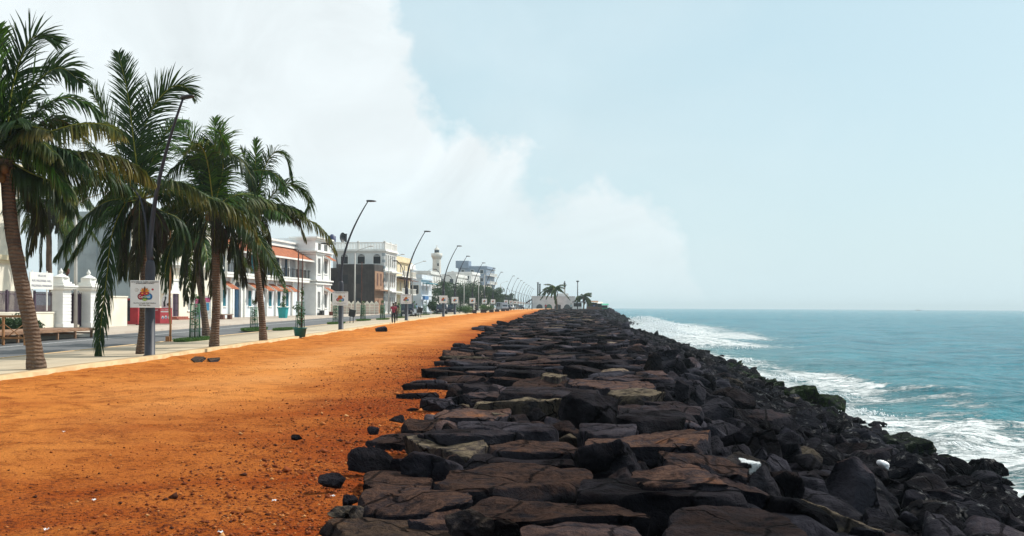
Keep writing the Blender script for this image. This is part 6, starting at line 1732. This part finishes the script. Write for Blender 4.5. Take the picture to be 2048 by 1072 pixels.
# vehicles
M_CARD = pmat("dark_car_paint", (.02, .018, .035), None, 3, .25, 0, spec=.6); M_TYRE = pmat("tyre", (.012, .012, .013), None, 6, .9, .1); M_CHROME = pmat("chrome", (.5, .5, .52), None, 3, .2, 0, metal=1)
def make_car(label, loc, rz, paint, H=1.55, L=4.1, W=1.68, van=False):
    t = thing("parked_car", label, "car", loc, rz, None)
    hw = W / 2; top = [(-L / 2, .35), (-L / 2, .85), (-L / 2 + .75 if not van else -L / 2 + .25, 1.0), (-L / 2 + 1.25 if not van else -L / 2 + .6, H), (L / 2 - .5, H), (L / 2 - .1, 1.0), (L / 2, .8), (L / 2, .35)]
    m = MB(); m.smooth = False; n = len(top)
    def ring(y, ins): return [(x * (1 - ins * .02), y, z if z < 1.01 else 1.0 + (z - 1.0) * (1 - ins * .06)) for x, z in top]
    ys_ = [(-hw, 1.6), (-hw + .06, .5), (-hw + .2, 0), (hw - .2, 0), (hw - .06, .5), (hw, 1.6)]
    vs = []
    for y, i in ys_: vs += ring(y, i)
    fs = [(j * n + k, j * n + (k + 1) % n, (j + 1) * n + (k + 1) % n, (j + 1) * n + k) for j in range(5) for k in range(n)] + [list(range(n)), [5 * n + k for k in range(n)][::-1]]
    m.add(vs, fs, False); m.build("body", paint, t)
    m = MB(); x0 = -L / 2 + (.82 if not van else .3)
    m.add([(x0, -hw + .22, 1.03), (x0, hw - .22, 1.03), (x0 + .38, hw - .28, H - .08), (x0 + .38, -hw + .28, H - .08)], [(0, 3, 2, 1)])
    m.v = [(v[0] - .06, v[1], v[2] + .03) for v in m.v]
    for s in (-1, 1): m.box(-L / 2 + 1.45, s * (hw + .002), 1.02, .1, s * (hw - .06), H - .14); m.box(.2, s * (hw + .002), 1.02, L / 2 - .7, s * (hw - .06), H - .14)
    m.build("windows", M_GLASS, t)
    for sx in (-L / 2 + .75, L / 2 - .75):
        for sy in (-1, 1):
            m = MB(); n = 18; y0, y1 = sy * (hw - .16), sy * (hw + .02)
            poly = [(sx + .31 * math.cos(2 * math.pi * k / n), .31 + .31 * math.sin(2 * math.pi * k / n)) for k in range(n)]; m.prism_y(poly, min(y0, y1), max(y0, y1)); w = m.build("wheel", M_TYRE, t)
            m = MB(); poly = [(sx + .18 * math.cos(2 * math.pi * k / n), .31 + .18 * math.sin(2 * math.pi * k / n)) for k in range(n)]; m.prism_y(poly, y1 - .005 if sy < 0 else y1 + .003, y1 - .003 if sy < 0 else y1 + .02) if sy > 0 else m.prism_y(poly, y1 - .02, y1 - .003); m.build("rim", M_CHROME, w)
    for s in (-1, 1):
        m = MB(); m.box(-L / 2 - .02, s * (hw - .42), .66, -L / 2 + .05, s * (hw - .12), .80); m.build("headlight", M_CHROME, t)
    m = MB(); m.box(-L / 2 - .04, -hw + .05, .34, -L / 2 + .1, hw - .05, .52); m.build("bumper", M_IRON, t); return t
def gnd(u, d, h=-.08): return (px_x(u, d), d, float(G(d)) + h)
make_car("dark parked car behind the third lamp post board", gnd(815, 121), math.pi / 2 + .1, M_CARD, 1.75, 4.3)
make_car("dark car under the trees left of the fourth lamp board", gnd(900, 152), math.pi / 2, M_CARD, 1.6)
make_car("dark parked car behind the fifth lamp post", gnd(884, 146), math.pi / 2 + .05, M_CARD, 1.6)
make_car("pale blue grey van parked beyond the dark blocks", gnd(1004, 235), math.pi / 2 + .4, pmat("van_paint", (.30, .34, .40), None, 3, .3, 0), 2.1, 4.6, van=True)
make_car("white car far down the road", gnd(1020, 262), math.pi / 2 + .2, pmat("white_car_paint", (.6, .6, .6), None, 3, .3, 0), 1.6)
make_car("dark violet car far down the road", gnd(1013, 250), math.pi / 2 + .3, M_CARD, 1.5)
make_car("dark car near the end of the promenade", gnd(1040, 300), math.pi / 2 + .3, M_CARD, 1.5)

# people
M_SKIN = pmat("brown_skin", (.11, .055, .035), (.09, .045, .03), 6, .6, .05); M_HAIR = pmat("black_hair", (.01, .009, .009), None, 8, .6, .2)
def skin_obj(name, verts, edges, mat, parent, sub=1):
    me = bpy.data.meshes.new(name); me.from_pydata([v[:3] for v in verts], edges, []); me.materials.append(mat)
    o = link(name, me, parent)
    sk = o.modifiers.new("skin", 'SKIN'); sk.use_smooth_shade = True
    lay = me.skin_vertices[0].data if len(me.skin_vertices) else None
    if lay is None: return o
    for i, v in enumerate(verts): lay[i].radius = (v[3], v[4] if len(v) > 4 else v[3]); lay[i].use_root = (i == 0)
    ss = o.modifiers.new("sub", 'SUBSURF'); ss.levels = sub; ss.render_levels = sub; return o
def person(label, loc, rz, shirt, pants, H=1.7, stride=.12, dhoti=False, arm=0.0, detail=True, cap=None):
    t = thing("person", label, "person", loc, rz); s = H / 1.7; t.scale = (s, s, s)
    # faces -y in local space
    v = [(0, 0, .95, .145, .11), (0, 0, 1.12, .135, .10), (0, -.01, 1.34, .165, .11), (0, 0, 1.45, .10, .08), (0, 0, 1.50, .055, .055), (0, -.01, 1.56, .06, .065), (0, -.015, 1.62, .078, .092), (0, -.01, 1.69, .055, .07)]
    e = [(0, 1), (1, 2), (2, 3), (3, 4), (4, 5), (5, 6), (6, 7)]
    def chain(root, pts):
        p = root
        for q in pts: v.append(q); e.append((p, len(v) - 1)); p = len(v) - 1
        return p
    hands = []
    for sd in (-1, 1):
        st = stride * sd
        chain(0, [(sd * .10, 0, .86, .088), (sd * .11, -st * .6, .50, .062), (sd * .11, st * .4, .28, .052), (sd * .11, st * 1.1, .09, .04), (sd * .12, st * 1.1 - .08, .035, .035), (sd * .125, st * 1.1 - .17, .03, .028)])
        a = arm if sd > 0 else 0
        h = chain(2, [(sd * .20, 0, 1.40, .06), (sd * .25, .02, 1.14, .043), (sd * (.25 - a * .5), -.05 - st * .5 - a, .92 + a * .8, .032), (sd * (.245 - a * .8), -.08 - st * .5 - a * 1.2, .83 + a, .030)])
        if detail:
            hx, hy, hz = v[h][:3]
            for k, (fx, fl) in enumerate(((-.027, .075), (-.009, .085), (.009, .08), (.027, .06))): chain(h, [(hx + fx * .4, hy + fx, hz - .03, .009), (hx + fx * .4, hy + fx - .01, hz - .03 - fl, .006)])
            chain(h, [(hx - sd * .005, hy - .045, hz - .02, .009), (hx - sd * .01, hy - .06, hz - .055, .007)])
    skin_obj("body", v, e, M_SKIN, t, 1)
    # shirt with sleeves
    sv = [(0, 0, .86, .175, .14), (0, 0, 1.0, .165, .13), (0, 0, 1.15, .16, .125), (0, -.01, 1.34, .185, .13), (0, 0, 1.445, .10, .085)]
    se = [(0, 1), (1, 2), (2, 3), (3, 4)]
    for sd in (-1, 1):
        b_ = len(sv); sv += [(sd * .205, 0, 1.395, .078), (sd * .25, .015, 1.20, .062)]; se += [(3, b_), (b_, b_ + 1)]
    skin_obj("shirt", sv, se, shirt, t, 1)
    if dhoti:
        m = MB(); m.lathe([(.20, .12), (.19, .5), (.175, .9)], 14); m.build("wrap", pants, t)
    else:
        pv = [(0, 0, .93, .16, .13)]; pe = []
        for sd in (-1, 1):
            st = stride * sd; b_ = len(pv); pv += [(sd * .10, 0, .84, .105), (sd * .11, -st * .6, .50, .080), (sd * .11, st * .4, .28, .072), (sd * .11, st * 1.05, .11, .066)]; pe += [(0, b_), (b_, b_ + 1), (b_ + 1, b_ + 2), (b_ + 2, b_ + 3)]
        skin_obj("trousers", pv, pe, pants, t, 1)
    m = MB(); m.ball((0, .012, 1.665), (.088, .098, .085), 12, 8); m.build("hair", M_HAIR, t)
    return t
M_SH1 = pmat("red_check_shirt", (.30, .035, .065), (.15, .03, .06), 14, .85, .1); M_PT = pmat("dark_trousers", (.012, .013, .02), None, 5, .8, .1)
b = on_ground(787, 647)
person("person in red shirt and dark trousers walking away on the pavement", b, math.pi + .25, M_SH1, M_PT, 1.72, .10, arm=.12)
person("dark clothed person walking just behind the person in red", gnd(791.5, 88, 0), math.pi + .1, cmat("dark_shirt", (.02, .02, .03)), M_PT, 1.78, .08, detail=False)
person("person in pale blue shirt behind the scooter", gnd(833, 122, 0), math.pi / 2, pmat("pale_blue_shirt", (.25, .42, .62), None, 5, .8, .1), M_PT, 1.6, .05, detail=False)
person("person in red standing before the arched hall", (px_x(1091.5, 236), 236, float(G(236)) - .08), .3, pmat("red_shirt", (.45, .04, .04), None, 5, .8, .1), M_PT, 1.75, .04, detail=False)
b = on_ground(1142, 624); person("person in pale shirt and dark trousers standing on the rocks", (b.x, b.y, b.z + .05), 0.2, pmat("pale_shirt", (.40, .50, .52), None, 5, .8, .1), M_PT, 1.75, .04, detail=False)
person("person in dark clothes at the end of the pavement", on_ground(952, 628), 1.2, M_PT, M_PT, 1.75, .03, detail=False)
person("dark clothed person standing right of the taller distant palm by the hall", gnd(1120, 262, -.05), .5, M_PT, M_PT, 1.7, .04, detail=False)
person("person in blue near the kiosks at the end", gnd(1188, 262, .05), .5, pmat("blue_shirt", (.06, .10, .35), None, 5, .8, .1), M_PT, 1.7, .04, detail=False)

# scooter
t = thing("scooter", "parked motor scooter with white front beside the third lamp post", "scooter", gnd(829, 118), math.pi / 2 + .3)
for x_ in (-.62, .6):
    m = MB(); poly = [(x_ + .25 * math.cos(2 * math.pi * k / 16), .25 + .25 * math.sin(2 * math.pi * k / 16)) for k in range(16)]; m.prism_y(poly, -.05, .05); m.build("wheel", M_TYRE, t)
m = MB(); m.prism_y([(-.55, .45), (-.40, 1.0), (-.33, 1.0), (-.38, .35), (.1, .30), (.15, .62), (.75, .72), (.8, .5), (.55, .35), (.1, .22), (-.45, .25)], -.16, .16); m.build("body", pmat("scooter_white", (.6, .62, .66), None, 3, .3, 0), t)
m = MB(); m.prism_y([(.12, .63), (.12, .74), (.7, .80), (.75, .735)], -.14, .14); m.build("seat", M_TYRE, t)
m = MB(); m.tube([(-.38, -.34, 1.08), (-.4, 0, 1.04), (-.38, .34, 1.08)], .02, 6); m.build("handlebar", M_CHROME, t)

# stalls at the far end
def stall(label, u, d, w, h, mat, roof):
    t = thing("stall", label, "stall", (px_x(u, d), d, float(G(d)))); m = MB(); m.box(-w / 2, -1, 0, w / 2, 1, h * .45)
    for sx in (-1, 1):
        for sy in (-1, 1): m.box(sx * (w / 2 - .08), sy * .92, h * .453, sx * w / 2, sy * 1.0, h)
    m.build("counter", mat, t); m = MB(); m.prism_x([(-1.3, h + .003), (0, h + .4), (1.3, h + .003)], -w / 2 - .2, w / 2 + .2); m.build("roof", roof, t)
    m = MB(); m.box(-w / 2 + .1, .2, h * .453, w / 2 - .1, .3, h * .95); m.build("back_panel", M_DARK, t)
stall("dark stall with brown roof right of the short distant palm", 1184, 262, 3.0, 2.3, M_BROWNW, M_DWOOD)
stall("stall with cream cloth roof at the end of the rocks", 1196, 266, 2.2, 2.0, M_BROWNW, M_CREAM)
stall("small green covered stall at the tip of the promenade", 1208, 270, 2.2, 1.5, pmat("green_tarp", (.03, .30, .16), None, 4), pmat("green_tarp_roof", (.04, .38, .22), None, 4))
stall("white stall beside the arched hall", 1155, 275, 2.6, 2.2, M_WHITE, M_IRON)
t = thing("lamp_mast", "tall single lamp mast beside the short distant palm", "street lamp", (px_x(1155, 262), 262, float(G(262))))
zt = z_at(564, 262, 1155) - t.location.z; m = MB(); m.tube([(0, 0, 0), (0, 0, zt)], [.16, .12], 8); m.build("mast", M_IRON, t); m = MB(); m.lathe([(.2, zt), (.45, zt + .15), (.45, zt + .3), (.15, zt + .4)], 10); m.build("lamp_head", M_IRON, t)
t = thing("conveyor", "slanting dark metal frame left of the arched hall", "metal frame", (px_x(1062, 300), 300, float(G(300))))
m = MB(); m.tube([(-1.6, 0, 2.1), (.3, 0, 3.3)], .22, 6); m.tube([(.3, 0, 0), (.3, 0, 3.8)], .16, 6); m.tube([(-1.3, 0, 0), (.3, 0, 2.4)], .08, 6); m.build("frame", M_IRON, t)

# boat
t = thing("boat", "small fishing boat far out near the horizon", "boat", (px_x(1837, 2600), 2600, -.1), .15)
m = MB(); m.prism_y([(-8, 2.3), (-7, 0), (6.2, 0), (7.6, 2.0)], -2, 2); m.build("hull", pmat("boat_paint", (.12, .16, .2), None, 2), t)
m = MB(); m.box(-5, -1.5, 2.0, -1.5, 1.5, 4.6); m.build("cabin", M_FARW, t); m = MB(); m.tube([(2, 0, 2), (2, 0, 6.5)], .15, 6); m.build("mast", M_IRON, t)

# litter
r = np.random.default_rng(77)
for i, (u, v, lab) in enumerate([(130, 857, "small white scrap of paper lying on the orange sand at left"), (552, 988, "small crumpled white scrap near the middle of the sand"), (668, 981, "crumpled pale wrapper by the triangular black stone"), (838, 846, "white paper scrap on the thin brown slab"), (95, 1046, "pale straw scrap at the bottom left of the sand"), (190, 982, "thin pale stick on the orange sand"), (446, 1050, "tiny pale scrap near the bottom edge of the sand")]):
    b = on_ground(u, v, 0); b.z = float(sandz(np.array([b.x]), np.array([b.y]))[0]) + .012 + (.05 if i == 3 else 0); s = .016
    m = MB(); pts = [(s * (k - 2) * .7, s * .6 * math.sin(k * 2 + i) + j * s * .9, .008 * math.sin(k * 3.1 + j * 2 + i) + .008) for j in range(3) for k in range(5)]
    m.add(pts, [(j * 5 + k, j * 5 + k + 1, j * 5 + k + 6, j * 5 + k + 5) for j in range(2) for k in range(4)]); o = m.build("paper_scrap", M_CLOTH, None, b, r.uniform(0, 3)); tag(o, lab, "litter")
b = on_ground(1766, 984, .0, lambda y: surf(6.0, y)); m = MB()
def lumpy(c, rad, seed):
    X, Q = boulder_shape(8, rad, np.random.default_rng(seed), 10, 6, .12); return X, Q
X, Q = lumpy(0, (.14, .09, .05), 3); o = link("cloth", np_mesh("cloth", X, Q, None, True, [M_CLOTH]), None, (b.x, b.y, b.z + .42)); o.rotation_euler = (.2, .45, .2); tag(o, "crumpled white cloth lying on the dark slope rocks", "cloth")

# spray of the breaking waves
cs = []; 
def spray(label, pts, n, seed):
    r = np.random.default_rng(seed); B = np.array([(1, 0, 0), (-.5, .87, 0), (-.5, -.87, 0), (0, 0, 1.2), (0, 0, -.6)]); TF = np.array([(0, 1, 3), (1, 2, 3), (2, 0, 3), (1, 0, 4), (2, 1, 4), (0, 2, 4)])
    P = []; S = []
    for (u, v, rad, h, k) in pts:
        x, y = lv(u, v); d = F * EYE / y; c = np.array([x / F * d, d, 0])
        kk = int(n * k); a = r.normal(size=(kk, 3)) * np.array([rad, rad * 1.6, 0]); z = h * r.random(kk) ** 1.7 * np.exp(-(a[:, 0] / rad) ** 2 * .5); P.append(c + a + np.stack([0 * z, 0 * z, z], 1)); S.append(np.abs(r.normal(0, 1, kk)) * (.012 + .0005 * d) * (1.15 - z / (h + .01) * .7))
    P = np.concatenate(P); S = np.concatenate(S); nn = len(P)
    V = (B[None] * S[:, None, None] * r.uniform(.6, 1.3, (nn, 5, 1)) + P[:, None, :]).reshape(-1, 3); T = (TF[None] + (np.arange(nn) * 5)[:, None, None]).reshape(-1, 3)
    o = link("wave_spray", np_mesh("wave_spray", V, None, T, True, [M_FOAM]), None); tag(o, label, "spray", kind="stuff")
n_ = NB("foam_white"); n_.set(color=(.82, .86, .88), rough=.8); tr = n_.N.new("ShaderNodeBsdfTranslucent"); tr.inputs["Color"].default_value = (.85, .9, .93, 1); mx = n_.N.new("ShaderNodeMixShader"); mx.inputs[0].default_value = .4
n_.L.new(n_.b.outputs[0], mx.inputs[1]); n_.L.new(tr.outputs[0], mx.inputs[2]); n_.L.new(mx.outputs[0], n_.out.inputs[0]); M_FOAM = n_.mat
spray("white spray thrown up where waves break on the far rocks", [(1285, 672, 1.6, 1.6, 1), (1300, 682, 1.6, 1.4, 1), (1312, 668, 2.5, 2.0, 1), (1330, 680, 2.5, .9, 1), (1270, 664, 2.2, 1.4, .7), (1290, 652, 4, 2.4, 1), (1360, 688, 2.5, .4, .6), (1390, 690, 2.5, .4, .5)], 9000, 5)
spray("white wash splashing along the waterline of the near rocks", [(1480, 722, .8, .2, .25), (1560, 757, .7, .3, .25), (1650, 795, .7, .3, .25), (1720, 828, .6, .25, .25), (1800, 868, .6, .25, .2), (1950, 925, .5, .2, .2)], 1400, 6)
# ---------------------------------------------------------------- haze
def build_haze():
    m = bpy.data.materials.new("haze"); m.use_nodes = True; nt = m.node_tree; nt.nodes.clear()
    out = nt.nodes.new("ShaderNodeOutputMaterial"); v = nt.nodes.new("ShaderNodeVolumePrincipled")
    v.inputs["Color"].default_value = (0.80, 0.94, 1.0, 1); v.inputs["Density"].default_value = HAZE_D; v.inputs["Anisotropy"].default_value = 0.0
    nt.links.new(v.outputs[0], out.inputs["Volume"])
    b = MB(); b.box(-9800, -400, -14, 9900, 9800, 42)
    o = b.build("haze", m); tag(o, "pale sea haze over the promenade and water", "haze", kind="stuff")
HAZE_D = 0.00028
build_haze()
